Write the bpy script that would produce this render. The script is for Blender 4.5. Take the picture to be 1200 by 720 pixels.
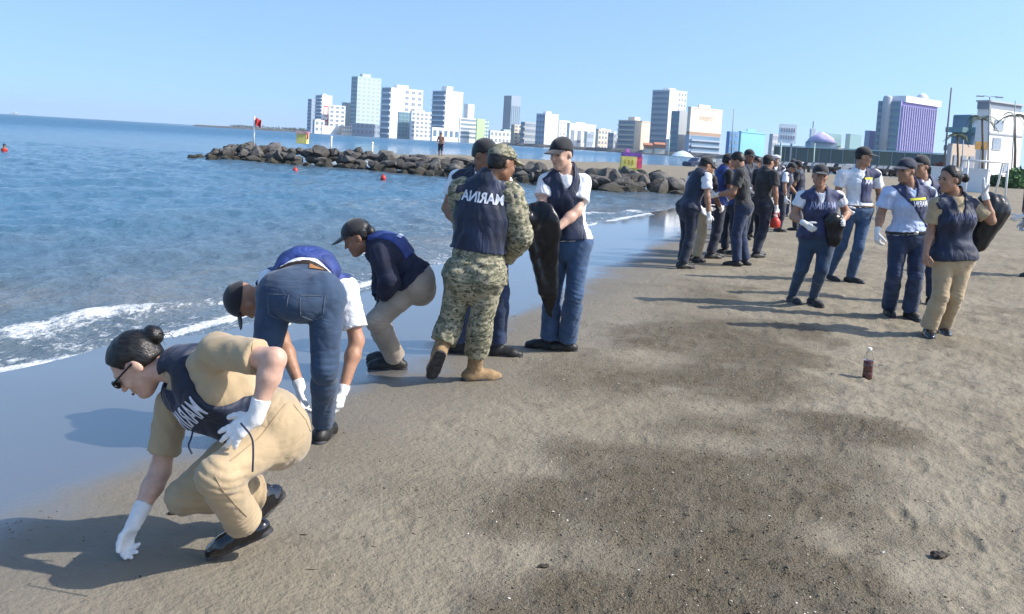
import bpy, bmesh, math, random
import numpy as np
from mathutils import Vector, Matrix
from mathutils.bvhtree import BVHTree

for o in list(bpy.data.objects): bpy.data.objects.remove(o)
S = bpy.context.scene
COL = S.collection
random.seed(7); RNG = np.random.default_rng(7)

# ------------------------------------------------------------------ camera
F_PX, PITCH, ROLL, CAM_H, OFF = 1050.0, math.radians(5.0), math.radians(3.32), 1.6, 100.0
c_f = np.array([0, math.cos(PITCH), -math.sin(PITCH)]); _r = np.array([1., 0, 0]); _u = np.cross(_r, c_f)
c_r = _r*math.cos(ROLL)+_u*math.sin(ROLL); c_u = -_r*math.sin(ROLL)+_u*math.cos(ROLL)
C0 = np.array([0, 0, CAM_H])
cd = bpy.data.cameras.new('camera'); cam = bpy.data.objects.new('camera', cd); COL.objects.link(cam)
cd.sensor_fit = 'HORIZONTAL'; cd.sensor_width = 36.0; cd.lens = 36.0*F_PX/1200.0
cd.shift_y = -OFF/1200.0; cd.clip_start = 0.05; cd.clip_end = 30000
cam.matrix_world = Matrix([[c_r[i], c_u[i], -c_f[i], C0[i]] for i in range(3)]+[[0, 0, 0, 1]])
S.camera = cam

def ray(px, py): return c_f+((px-600)/F_PX)*c_r+((360-py-OFF)/F_PX)*c_u
def gp(px, py, z=0.0):
    d = ray(px, py); return C0+d*((z-CAM_H)/d[2])
def at(px, py, Y):
    d = ray(px, py); return C0+d*(Y/d[1])

# ------------------------------------------------------------------ sky, sun, exposure
SUN_EL, SUN_AZ = math.radians(41), math.radians(97)      # azimuth clockwise from +Y: the sun stands to the right, a touch behind
W = bpy.data.worlds.new('World'); S.world = W; W.use_nodes = True
wn = W.node_tree.nodes; wl = W.node_tree.links
sky = wn.new('ShaderNodeTexSky'); sky.sky_type = 'NISHITA'; sky.sun_disc = False
sky.sun_elevation = SUN_EL; sky.sun_rotation = SUN_AZ
sky.air_density = 1.0; sky.dust_density = 1.0; sky.ozone_density = 1.2; sky.altitude = 0
bg = wn['Background']; bg.inputs['Strength'].default_value = 0.15
_tc = wn.new('ShaderNodeTexCoord'); _mp = wn.new('ShaderNodeVectorMath'); _mp.operation = 'MULTIPLY_ADD'
_mp.inputs[1].default_value = (1, 1, 0.8); _mp.inputs[2].default_value = (0, 0, 0.22); _nm = wn.new('ShaderNodeVectorMath'); _nm.operation = 'NORMALIZE'
wl.new(_tc.outputs['Generated'], _mp.inputs[0]); wl.new(_mp.outputs[0], _nm.inputs[0]); wl.new(_nm.outputs[0], sky.inputs['Vector'])
_hs = wn.new('ShaderNodeHueSaturation'); _hs.inputs['Saturation'].default_value = 1.12; _hs.inputs['Value'].default_value = 1.0; _hs.inputs['Hue'].default_value = 0.498
wl.new(sky.outputs[0], _hs.inputs['Color']); wl.new(_hs.outputs[0], bg.inputs['Color'])
sd_ = bpy.data.lights.new('sun', 'SUN'); sd_.energy = 3.3; sd_.angle = math.radians(0.6); sd_.color = (1.0, 0.94, 0.85)
sun = bpy.data.objects.new('sun', sd_); COL.objects.link(sun)
sv = Vector((math.sin(SUN_AZ)*math.cos(SUN_EL), math.cos(SUN_AZ)*math.cos(SUN_EL), math.sin(SUN_EL)))
sun.rotation_euler = sv.to_track_quat('Z', 'Y').to_euler(); sun.location = sv*50
S.view_settings.view_transform = 'Standard'; S.view_settings.look = 'None'
S.view_settings.exposure = 0.84; S.view_settings.gamma = 1.0; S.view_settings.use_curve_mapping = False
HAZE = 0.00014
S.render.engine = 'CYCLES'
S.cycles.max_bounces = 6; S.cycles.diffuse_bounces = 3; S.cycles.glossy_bounces = 3; S.cycles.transmission_bounces = 6
S.cycles.use_denoising = True

# ------------------------------------------------------------------ helpers
def tag(o, label=None, cat=None, group=None, kind=None):
    if label: o['label'] = label
    if cat: o['category'] = cat
    if group: o['group'] = group
    if kind: o['kind'] = kind
    return o
def empty(name, loc, label=None, cat=None, group=None, rz=0):
    o = bpy.data.objects.new(name, None); COL.objects.link(o); o.empty_display_size = 0.2
    o.location = loc; o.rotation_euler = (0, 0, rz)
    return tag(o, label, cat, group)
def link(name, me, parent=None, m=None):
    o = bpy.data.objects.new(name, me); COL.objects.link(o)
    if m is not None:
        me.materials.clear(); me.materials.append(m)
    if parent is not None:
        o.parent = parent
    return o
def mesh_np(name, V, Fq, smooth=True):
    me = bpy.data.meshes.new(name)
    V = np.asarray(V, np.float32); Fq = np.asarray(Fq, np.int32)
    n = Fq.shape[1]
    me.vertices.add(len(V)); me.vertices.foreach_set('co', V.ravel())
    me.loops.add(Fq.size); me.loops.foreach_set('vertex_index', Fq.ravel())
    me.polygons.add(len(Fq)); me.polygons.foreach_set('loop_start', np.arange(0, Fq.size, n, dtype=np.int32))
    me.polygons.foreach_set('loop_total', np.full(len(Fq), n, np.int32))
    if smooth: me.polygons.foreach_set('use_smooth', np.ones(len(Fq), bool))
    me.update(calc_edges=True)
    return me
def attr(me, name, vals):
    a = me.attributes.new(name, 'FLOAT', 'POINT'); a.data.foreach_set('value', np.asarray(vals, np.float32))

def _hash(ix, iy, iz, seed):
    h = (ix.astype(np.int64)*374761393+iy.astype(np.int64)*668265263+iz.astype(np.int64)*2147483647+seed*1274126177) & 0xffffffff
    h = ((h ^ (h >> 13))*1274126177) & 0xffffffff
    h = ((h ^ (h >> 16))*2246822519) & 0xffffffff
    return ((h ^ (h >> 15)) & 0xffffff).astype(np.float32)/16777216.0
def vnoise(x, y, z=None, seed=0):
    x = np.asarray(x, np.float64); y = np.asarray(y, np.float64)
    ix = np.floor(x); iy = np.floor(y); fx = (x-ix).astype(np.float32); fy = (y-iy).astype(np.float32)
    fx = fx*fx*(3-2*fx); fy = fy*fy*(3-2*fy)
    if z is None:
        z0 = np.zeros_like(ix)
        a = _hash(ix, iy, z0, seed); b = _hash(ix+1, iy, z0, seed); c = _hash(ix, iy+1, z0, seed); d = _hash(ix+1, iy+1, z0, seed)
        return (a+(b-a)*fx)*(1-fy)+(c+(d-c)*fx)*fy
    z = np.asarray(z, np.float64); iz = np.floor(z); fz = (z-iz).astype(np.float32); fz = fz*fz*(3-2*fz)
    r = 0
    for k, wz in ((0, 1-fz), (1, fz)):
        a = _hash(ix, iy, iz+k, seed); b = _hash(ix+1, iy, iz+k, seed); c = _hash(ix, iy+1, iz+k, seed); d = _hash(ix+1, iy+1, iz+k, seed)
        r = r+((a+(b-a)*fx)*(1-fy)+(c+(d-c)*fx)*fy)*wz
    return r
def fbm(x, y, oct=3, seed=0):
    r = 0; a = 1; t = 0
    for k in range(oct):
        r = r+a*vnoise(x*2**k, y*2**k, seed=seed+k*11); t += a; a *= 0.5
    return r/t
def smooth(a, b, x):
    t = np.clip((x-a)/(b-a), 0, 1); return t*t*(3-2*t)

# ---- materials
def nd(nt, t, **kw):
    n = nt.nodes.new(t)
    for k, v in kw.items(): setattr(n, k, v)
    return n
MATS = {}
def mat(name, col, rough=0.7, var=0.12, scale=12.0, bump=0.0, bscale=40.0, spec=0.5, metal=0.0, trans=0.0, ior=1.45, coat=0.0, stretch=None, var2=None, sheen=0.0, sss=0.0, fold=0.0, fdir=(1, 1, 1), fscale=9.0):
    if name in MATS: return MATS[name]
    m = bpy.data.materials.new(name); m.use_nodes = True; nt = m.node_tree; L = nt.links
    p = nt.nodes['Principled BSDF']
    p.inputs['Roughness'].default_value = rough; p.inputs['Specular IOR Level'].default_value = spec
    p.inputs['Metallic'].default_value = metal; p.inputs['Transmission Weight'].default_value = trans
    p.inputs['IOR'].default_value = ior; p.inputs['Coat Weight'].default_value = coat
    p.inputs['Sheen Weight'].default_value = sheen
    if sss:
        p.inputs['Subsurface Weight'].default_value = sss; p.inputs['Subsurface Radius'].default_value = (0.02, 0.008, 0.004); p.inputs['Subsurface Scale'].default_value = 0.5
    tc = nd(nt, 'ShaderNodeTexCoord'); mp = nd(nt, 'ShaderNodeMapping'); L.new(tc.outputs['Object'], mp.inputs[0])
    if stretch: mp.inputs['Scale'].default_value = stretch
    no = nd(nt, 'ShaderNodeTexNoise'); no.inputs['Scale'].default_value = scale; no.inputs['Detail'].default_value = 5
    L.new(mp.outputs[0], no.inputs['Vector'])
    mx = nd(nt, 'ShaderNodeMix', data_type='RGBA')
    c2 = var2 if var2 else tuple(max(0, c*(1-var*2)) for c in col)
    c1 = col if var2 else tuple(min(1, c*(1+var)) for c in col)
    mx.inputs[6].default_value = (*c2, 1); mx.inputs[7].default_value = (*c1, 1)
    rp = nd(nt, 'ShaderNodeMapRange'); rp.inputs['From Min'].default_value = 0.3; rp.inputs['From Max'].default_value = 0.7
    L.new(no.outputs[0], rp.inputs[0]); L.new(rp.outputs[0], mx.inputs[0]); L.new(mx.outputs[2], p.inputs['Base Color'])
    if bump:
        n2 = nd(nt, 'ShaderNodeTexNoise'); n2.inputs['Scale'].default_value = bscale; n2.inputs['Detail'].default_value = 4
        L.new(mp.outputs[0], n2.inputs['Vector'])
        b = nd(nt, 'ShaderNodeBump'); b.inputs['Strength'].default_value = bump; b.inputs['Distance'].default_value = 0.02
        L.new(n2.outputs[0], b.inputs['Height']); L.new(b.outputs[0], p.inputs['Normal'])
        if fold:
            m3 = nd(nt, 'ShaderNodeMapping'); m3.inputs['Scale'].default_value = fdir; m3.inputs['Rotation'].default_value = (.35, .3, .2); L.new(tc.outputs['Object'], m3.inputs[0])
            n3 = nd(nt, 'ShaderNodeTexNoise'); n3.inputs['Scale'].default_value = fscale; n3.inputs['Detail'].default_value = 2.5; n3.inputs['Distortion'].default_value = .8; L.new(m3.outputs[0], n3.inputs['Vector'])
            r1 = nd(nt, 'ShaderNodeMath', operation='MULTIPLY_ADD'); r1.inputs[1].default_value = 2; r1.inputs[2].default_value = -1; L.new(n3.outputs[0], r1.inputs[0])
            r2 = nd(nt, 'ShaderNodeMath', operation='ABSOLUTE'); L.new(r1.outputs[0], r2.inputs[0])
            r3 = nd(nt, 'ShaderNodeMath', operation='POWER'); r3.inputs[1].default_value = .75; L.new(r2.outputs[0], r3.inputs[0])
            b3 = nd(nt, 'ShaderNodeBump'); b3.inputs['Strength'].default_value = fold; b3.inputs['Distance'].default_value = .06; L.new(r3.outputs[0], b3.inputs['Height']); L.new(b3.outputs[0], b.inputs['Normal'])
    MATS[name] = m
    return m

# ------------------------------------------------------------------ the beach
SEA = -0.2
LAND = np.array([(-14, -30), (-9.0, -10), (-5.6, 0), (-4.6, 3), (-3.50, 6.05), (-3.08, 6.75), (-2.6, 8.0), (-1.70, 10.5), (-.93, 12.6), (.05, 15.4), (2.1, 21.4),
  (5.2, 28.6), (8.2, 36), (8.6, 40.5), (3.5, 41.6), (-.5, 46), (-5, 48), (-9.5, 51), (-12.5, 60), (-14.5, 78), (-13.0, 91), (-4, 94), (9.5, 104), (23, 110), (60, 135), (110, 190),
  (140, 300), (110, 460), (58, 590), (-10, 760), (-95, 930), (-250, 1080), (-430, 1180), (-430, 9000), (9000, 9000), (9000, -30)])
def shore(x, y):
    """signed distance to the water's edge, positive on land"""
    x = np.asarray(x, np.float64); y = np.asarray(y, np.float64)
    d = np.full(x.shape, 1e18); ins = np.zeros(x.shape, bool); n = len(LAND)
    for i in range(n):
        ax, ay = LAND[i]; bx, by = LAND[(i+1) % n]
        ex, ey = bx-ax, by-ay
        t = np.clip(((x-ax)*ex+(y-ay)*ey)/(ex*ex+ey*ey), 0, 1)
        d = np.minimum(d, (x-ax-t*ex)**2+(y-ay-t*ey)**2)
        if ay != by:
            c = ((ay > y) != (by > y)) & (x < ex*(y-ay)/(by-ay)+ax); ins ^= c
    return np.where(ins, 1, -1)*np.sqrt(d)
def ground_base(x, y, sd=None):
    if sd is None: sd = shore(x, y)
    z = np.where(sd > 0, SEA+0.23*(1-np.exp(-np.maximum(sd, 0)/4.0)), SEA+np.maximum(sd, -60)*0.05)
    return z+np.where(sd > 0, smooth(30, 90, np.hypot(x, y))*smooth(0, 12, sd)*0.15, 0)
def gz(x, y): return float(ground_base(np.array([x]), np.array([y]))[0])
def gpt(px, py):
    """ground point seen at a place in the photograph"""
    z = 0.0
    for k in range(12):
        p = gp(px, py, z); z = 0.5*z+0.5*gz(p[0], p[1])
    p[2] = gz(p[0], p[1]); return p

def sheet_axes(r0, r1, ratio, far, nd_):
    ys = [r0]
    while ys[-1] < r1: ys.append(ys[-1]*(1+ratio)+0.0)
    while ys[-1] < far: ys.append(ys[-1]*1.09)
    u = np.concatenate([-np.geomspace(4, 0.95, 16)[:-1], np.linspace(-0.95, 0.95, nd_), np.geomspace(0.95, 4, 16)[1:]])
    return np.array(ys), u
def sheet(ys, u):
    Y, Uu = np.meshgrid(ys, u, indexing='ij')
    X = np.clip(Uu*(np.abs(Y)*0.75+0.9), -6000-Uu*-20, 6000+Uu*20)
    ny, nu = Y.shape
    i = np.arange(ny*nu).reshape(ny, nu)
    Fq = np.stack([i[:-1, :-1], i[:-1, 1:], i[1:, 1:], i[1:, :-1]], -1).reshape(-1, 4)
    return X.ravel(), Y.ravel(), Fq

ys, us = sheet_axes(1.6, 60, 0.0066, 5000, 640)
ys = np.concatenate([np.array([-60, -30, -15, -8, -4, -2, -1, 0, 0.8, 1.3]), ys])
X, Y, Fq = sheet(ys, us)
SD = shore(X, Y)
near = 1-smooth(14, 40, Y)
# where the coarse wrack lies, where feet have churned the sand
wr = np.zeros_like(X)
for (px, py, rx, ry, w) in ((760, 610, .62, .75, 1.0), (700, 520, .7, .42, .55), (880, 560, .7, .6, 1.0), (960, 500, .6, .5, .85), (820, 690, .8, .35, 1.0), (800, 440, .9, .6, 1.0), (830, 390, 1.2, 1.0, .85),
                            (620, 680, .35, .3, .6), (1010, 620, .5, .5, .35), (660, 600, .4, .35, .6), (900, 345, 2.2, 1.0, .3)):
    p = gp(px, py); q = ((X-p[0])/rx)**2+((Y-p[1])/ry)**2
    wr = np.maximum(wr, w*np.exp(-q*0.8))
wrn = fbm(X*1.7+3, Y*1.7, 4, 5)
WRK = np.clip(smooth(0.10, 0.95, wr*1.0+(wrn-0.5)*1.3), 0, 1)
dryw = smooth(2.6, 5.0, SD)
churn = smooth(0.35, 0.7, fbm(X*0.5+9, Y*0.5+2, 2, 21)*0.6+smooth(0.5, 3.5, X)*0.45)
def ridge(n): return 1-np.abs(2*n-1)
H_ = (fbm(X*1.3, Y*1.3, 3, 1)-0.5)*0.05*dryw
H_ = H_+(fbm(X*4.3, Y*3.4, 3, 2)-0.5)*0.026*dryw*(0.25+0.75*churn)
H_ = H_+(ridge(fbm(X*2.2+5, Y*3.2+1, 2, 8))-0.6)*0.02*dryw*churn
H_ = H_+(fbm(X*11, Y*13, 3, 3)-0.5)*0.026*dryw*(0.35+0.7*np.maximum(churn, WRK))
H_ = H_+(ridge(fbm(X*5+2, Y*8, 2, 18))**3)*0.012*dryw*churn
H_ = H_+((vnoise(X*34, Y*38, seed=4)**2)*0.016*WRK+(vnoise(X*38+7, Y*40, seed=6)-.5)*.005*dryw)*(1-smooth(7, 16, Y))
# footprints
fp = RNG.random((1100, 5)); FX = -0.6+fp[:, 0]*8.5; FY = 2.2+fp[:, 1]**1.6*13
for k in range(1100):
    x0, y0 = FX[k], FY[k]
    sdk = shore(np.array([x0]), np.array([y0]))[0]
    if sdk < 2.9: continue
    a = fp[k, 2]*6.28 if k % 3 else 1.2+fp[k, 2]*0.5
    m = (np.abs(X-x0) < 0.35) & (np.abs(Y-y0) < 0.35)
    if not m.any(): continue
    dx, dy = X[m]-x0, Y[m]-y0
    l = (dx*math.cos(a)+dy*math.sin(a))/0.125; s_ = (-dx*math.sin(a)+dy*math.cos(a))/(0.048+0.01*np.clip(l, -1, 1))
    r = np.sqrt(l*l+s_*s_)
    H_[m] += (-0.012*(1-smooth(0.7, 1.1, r+(vnoise(dx*16+k, dy*16, seed=77)-.5)*.5))+0.006*np.exp(-((r-1.22)/0.2)**2))*(0.1+0.75*fp[k, 3]**1.5)*(.55+.45*(x0 > 1.2))
bury = np.zeros_like(X)
Z = ground_base(X, Y, SD)+H_*near+(1-near)*0
far_h = smooth(40, 80, Y)*smooth(1, 5, SD)*(fbm(X*0.2, Y*0.2, 3, 9)-0.5)*0.35*(1-smooth(300, 600, Y))
Z = Z+far_h
me = mesh_np('beach', np.stack([X, Y, Z], -1), Fq)
attr(me, 'sd', np.clip(SD, -50, 500)); attr(me, 'wrack', WRK*near); attr(me, 'hgt', H_*near)

def sand_mat():
    m = bpy.data.materials.new('sand'); m.use_nodes = True; nt = m.node_tree; L = nt.links; p = nt.nodes['Principled BSDF']
    tc = nd(nt, 'ShaderNodeTexCoord')
    def A(n): a = nd(nt, 'ShaderNodeAttribute'); a.attribute_name = n; return a.outputs['Fac']
    def noise(s, d=4, r=0.55, vec=None):
        n = nd(nt, 'ShaderNodeTexNoise'); n.inputs['Scale'].default_value = s; n.inputs['Detail'].default_value = d; n.inputs['Roughness'].default_value = r
        L.new(vec if vec else tc.outputs['Object'], n.inputs['Vector']); return n.outputs[0]
    def mr(v, a, b, c=0, d=1, sm=True):
        n = nd(nt, 'ShaderNodeMapRange'); n.interpolation_type = 'SMOOTHSTEP' if sm else 'LINEAR'
        for i, x in enumerate((a, b, c, d)): n.inputs[1+i].default_value = x
        L.new(v, n.inputs[0]); return n.outputs[0]
    def mth(op, a, b=None):
        n = nd(nt, 'ShaderNodeMath', operation=op)
        for i, v in enumerate((a, b)):
            if v is None: continue
            if isinstance(v, (int, float)): n.inputs[i].default_value = v
            else: L.new(v, n.inputs[i])
        return n.outputs[0]
    def mix(f, a, b):
        n = nd(nt, 'ShaderNodeMix', data_type='RGBA')
        if isinstance(f, float): n.inputs[0].default_value = f
        else: L.new(f, n.inputs[0])
        for i, v in ((6, a), (7, b)):
            if isinstance(v, tuple): n.inputs[i].default_value = (*v, 1)
            else: L.new(v, n.inputs[i])
        return n.outputs[2]
    sd = A('sd'); wk = A('wrack'); hg = A('hgt')
    big = noise(0.7, 3); mid = noise(5, 5, 0.6); fine = noise(60, 4, 0.7); speck = noise(140, 2, 0.6); speck2 = noise(36, 5, 0.75)
    edge = mth('ADD', sd, mth('MULTIPLY', mth('SUBTRACT', noise(0.9, 3), 0.5), 1.1))
    damp = mr(edge, 1.9, 4.0, 1, 0)                  # damp sand fading up the beach
    film = mr(edge, 2.0, 2.55, 1, 0)                 # thin sheet of water left by the swash
    col = mix(mr(big, .35, .65), (.228, .196, .142), (.278, .242, .18))
    col = mix(mr(mid, .45, .75), col, (.198, .168, .122))
    col = mix(mr(speck2, .60, .72), col, (.135, .11, .078))
    col = mix(mth('MULTIPLY', mr(fine, .55, .8), .35), col, (.34, .305, .245))
    wcol = mix(mr(speck, .42, .62), (.125, .098, .06), (.27, .22, .148))
    wmask = mth('MULTIPLY', mth('MULTIPLY', mr(wk, .08, .75), .75), mr(mth('ADD', mth('MULTIPLY', noise(15, 7, .78), 1.0), mth('MULTIPLY', wk, .10)), .47, .63))
    wmask = mth('MULTIPLY', wmask, mr(noise(3.6, 6, .7), .36, .58))
    col = mix(wmask, col, wcol)
    col = mix(mth('MULTIPLY', mr(speck, .74, .78), mth('ADD', mth('MULTIPLY', wk, .6), .12)), col, (.75, .7, .62))
    farc = mr(sd, 30, 60)
    wet = mix(mr(mid, .3, .7), (.135, .124, .104), (.165, .15, .128))
    col = mix(mth('MULTIPLY', damp, .85), col, wet)
    col = mix(film, col, (.12, .122, .125))
    L.new(col, p.inputs['Base Color'])
    rg = mth('SUBTRACT', 0.95, mth('MULTIPLY', damp, .35)); rn = nd(nt, 'ShaderNodeMix'); L.new(film, rn.inputs[0]); L.new(rg, rn.inputs[2]); rn.inputs[3].default_value = 0.06
    L.new(rn.outputs[0], p.inputs['Roughness'])
    io = nd(nt, 'ShaderNodeMix'); L.new(film, io.inputs[0]); io.inputs[2].default_value = 1.33; io.inputs[3].default_value = 3.2; L.new(io.outputs[0], p.inputs['IOR'])
    b = nd(nt, 'ShaderNodeBump'); b.inputs['Distance'].default_value = 0.028
    hgt = mth('ADD', mth('MULTIPLY', fine, .35), mth('ADD', mth('MULTIPLY', noise(22, 4, .6), .8), mth('MULTIPLY', mth('MULTIPLY', noise(75, 4, .65), wk), 2.6)))
    L.new(hgt, b.inputs['Height'])
    st = nd(nt, 'ShaderNodeMix'); L.new(film, st.inputs[0]); L.new(mth('SUBTRACT', 0.95, mth('MULTIPLY', damp, .65)), st.inputs[2]); st.inputs[3].default_value = 0.012
    L.new(st.outputs[0], b.inputs['Strength']); L.new(b.outputs[0], p.inputs['Normal'])
    return m
link('beach', me, None, sand_mat())
tag(bpy.data.objects['beach'], 'grey brown sand beach with footprints and coarse wrack', None, None, 'structure')

# ------------------------------------------------------------------ the sea
ys, us = sheet_axes(3.0, 60, 0.011, 5500, 420)
ys = np.concatenate([np.array([-60, -30, -10, 0, 1.5]), ys])
us2 = us[us < 0.9]; us2 = np.concatenate([np.geomspace(-9, -4.2, 6), us2])
X, Y, Fq = sheet(ys, us2)
SD = shore(X, Y)
off = np.clip(-SD, 0, 400)
ph = (fbm(X*0.16, Y*0.10, 3, 31)-0.5)*6.0
fade = 1-smooth(60, 200, Y)
amp = smooth(0.3, 3.0, off)
ZW = (0.040*np.sin(off*2.1+ph)*np.clip(fbm(X*0.4, Y*0.25, 2, 35)*2-0.5, 0, 1.2)+0.035*np.sin(off*1.05+ph*1.7+1.0)+(fbm(X*2.0+Y*0.6, Y*1.4-X*0.8, 3, 33)-0.5)*0.13+(fbm(X*4.2, Y*3.1, 2, 37)-0.5)*0.05)*amp*fade
brk = np.exp(-((off-1.15-(fbm(X*0.5, Y*0.3, 2, 39)-0.5)*1.2)/0.28)**2)*0.075*np.clip(fbm(X*0.8+4, Y*0.5, 2, 41)*2.2-0.6, 0, 1)*(1-smooth(25, 40, Y))
ZW = ZW+brk
keep = (SD < 2.5)
vz = SEA+ZW+0.012*np.sin(X*2.3+1.3*np.sin(Y*1.7))*(1-amp)*fade+np.where(SD > 0.6, -0.05*(SD-0.6), 0)
ok = keep[Fq].any(axis=1); Fq = Fq[ok]
used, inv = np.unique(Fq, return_inverse=True); Fq = inv.reshape(-1, 4)
me = mesh_np('sea', np.stack([X, Y, vz], -1)[used], Fq)
attr(me, 'off', off[used]); attr(me, 'crest', ZW[used]); attr(me, 'brk', brk[used])
def sea_mat():
    m = bpy.data.materials.new('sea_water'); m.use_nodes = True; nt = m.node_tree; L = nt.links; p = nt.nodes['Principled BSDF']
    tc = nd(nt, 'ShaderNodeTexCoord')
    def A(n): a = nd(nt, 'ShaderNodeAttribute'); a.attribute_name = n; return a.outputs['Fac']
    def noise(s, d=4, r=0.55, sc=None, dist=0.0):
        n = nd(nt, 'ShaderNodeTexNoise'); n.inputs['Scale'].default_value = s; n.inputs['Detail'].default_value = d; n.inputs['Roughness'].default_value = r; n.inputs['Distortion'].default_value = dist
        v = tc.outputs['Object']
        if sc:
            mp = nd(nt, 'ShaderNodeMapping'); mp.inputs['Scale'].default_value = sc; mp.inputs['Rotation'].default_value = (0, 0, math.radians(15)); L.new(v, mp.inputs[0]); v = mp.outputs[0]
        L.new(v, n.inputs['Vector']); return n.outputs[0]
    def mr(v, a, b, c=0, d=1):
        n = nd(nt, 'ShaderNodeMapRange'); n.interpolation_type = 'SMOOTHSTEP'
        for i, x in enumerate((a, b, c, d)): n.inputs[1+i].default_value = x
        L.new(v, n.inputs[0]); return n.outputs[0]
    def mth(op, a, b=None):
        n = nd(nt, 'ShaderNodeMath', operation=op)
        for i, v in enumerate((a, b)):
            if v is None: continue
            if isinstance(v, (int, float)): n.inputs[i].default_value = v
            else: L.new(v, n.inputs[i])
        return n.outputs[0]
    def mix(f, a, b):
        n = nd(nt, 'ShaderNodeMix', data_type='RGBA'); L.new(f, n.inputs[0])
        for i, v in ((6, a), (7, b)):
            if isinstance(v, tuple): n.inputs[i].default_value = (*v, 1)
            else: L.new(v, n.inputs[i])
        return n.outputs[2]
    off = A('off'); cr = A('crest'); bk = A('brk')
    col = mix(mr(off, .5, 9), (.09, .12, .14), (.05, .135, .215))
    col = mix(mr(off, 10, 60), col, (.024, .12, .22))
    col = mix(mr(off, 60, 300), col, (.018, .105, .20))
    sandy = mth('MULTIPLY', mr(noise(0.5, 3, .5, (1, .5, 1)), .5, .7), mr(off, 1, 9, .4, 0))
    col = mix(sandy, col, (.22, .18, .13))
    lace = noise(7, 6, .72, (1.0, .55, 1), 1.2); lace2 = noise(22, 5, .7, (1, .6, 1), .6)
    lc = mth('ADD', mth('MULTIPLY', lace, .65), mth('MULTIPLY', lace2, .35))
    band = mth('MULTIPLY', mr(off, -.05, .05), mr(mth('ADD', off, mth('MULTIPLY', noise(.8, 2), 1.6)), .8, 2.3, 1, 0))
    edge = mth('MULTIPLY', mr(off, -.02, .03), mr(off, .06, .22, 1, 0))
    pat = mth('MULTIPLY', mr(off, 1.5, 7, 1, 0), .28)
    need = mth('SUBTRACT', .749, mth('ADD', mth('MULTIPLY', band, .235), mth('ADD', mth('MULTIPLY', edge, .3), mth('MULTIPLY', bk, 4.5))))
    fo = mth('MULTIPLY', mr(mth('SUBTRACT', lc, need), -.06, .11), .72)
    col = mix(fo, col, (.80, .82, .83))
    L.new(col, p.inputs['Base Color'])
    r = nd(nt, 'ShaderNodeMix'); L.new(fo, r.inputs[0]); L.new(mr(off, 5, 150, .10, .28), r.inputs[2]); r.inputs[3].default_value = .8; L.new(r.outputs[0], p.inputs['Roughness'])
    p.inputs['IOR'].default_value = 1.33; p.inputs['Specular IOR Level'].default_value = .38
    b1 = nd(nt, 'ShaderNodeBump'); b1.inputs['Distance'].default_value = 0.25; b1.inputs['Strength'].default_value = .65
    L.new(mth('ADD', noise(3.4, 5, .62, (1, .55, 1)), mth('MULTIPLY', noise(.5, 4, .6, (1, .55, 1)), mr(off, 4, 60, .4, 5))), b1.inputs['Height'])
    b2 = nd(nt, 'ShaderNodeBump'); b2.inputs['Distance'].default_value = 0.04; b2.inputs['Strength'].default_value = .38
    L.new(mth('ADD', noise(11, 4, .6, (1, .7, 1)), mth('MULTIPLY', fo, .6)), b2.inputs['Height']); L.new(b1.outputs[0], b2.inputs['Normal'])
    L.new(b2.outputs[0], p.inputs['Normal'])
    return m
sea = link('sea', me, None, sea_mat()); tag(sea, 'blue grey sea with small waves and foam at its edge', None, None, 'structure')
# ------------------------------------------------------------------ implicit shapes, turned into meshes
def V3(a): return np.asarray(a, np.float32)
def unit(v):
    v = np.asarray(v, np.float64); return v/(np.linalg.norm(v)+1e-9)
def smin(a, b, k):
    h = np.clip(0.5+0.5*(b-a)/k, 0, 1); return b+(a-b)*h-k*h*(1-h)
def smax(a, b, k): return -smin(-a, -b, k)
def cone(P, a, b, ra, rb, n=None, k=1.0):
    a = V3(a); b = V3(b); ba = b-a; q = P-a
    t = np.clip(q@ba/max(float(ba@ba), 1e-9), 0, 1)
    q = q-t[:, None]*ba
    d2 = np.einsum('ij,ij->i', q, q)
    if n is not None: d2 = d2+(k*k-1)*(q@V3(n))**2
    return np.sqrt(d2)-(ra+(rb-ra)*t)
def ell(P, c, ax, r):
    q = P-V3(c); M = np.asarray(ax, np.float32)          # rows are axes
    q = q@M.T; r = V3(r)
    k0 = np.sqrt((q/r)**2@np.ones(3, np.float32)); k1 = np.sqrt((q/(r*r))**2@np.ones(3, np.float32))+1e-6
    return k0*(k0-1)/k1
def box_sdf(P, c, ax, hs, rd):
    q = np.abs((P-V3(c))@np.asarray(ax, np.float32).T)-V3(hs)+rd
    return np.sqrt((np.maximum(q, 0)**2)@np.ones(3, np.float32))+np.minimum(q.max(axis=1), 0)-rd
def plane(P, c, n): return (P-V3(c))@V3(n)

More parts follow.
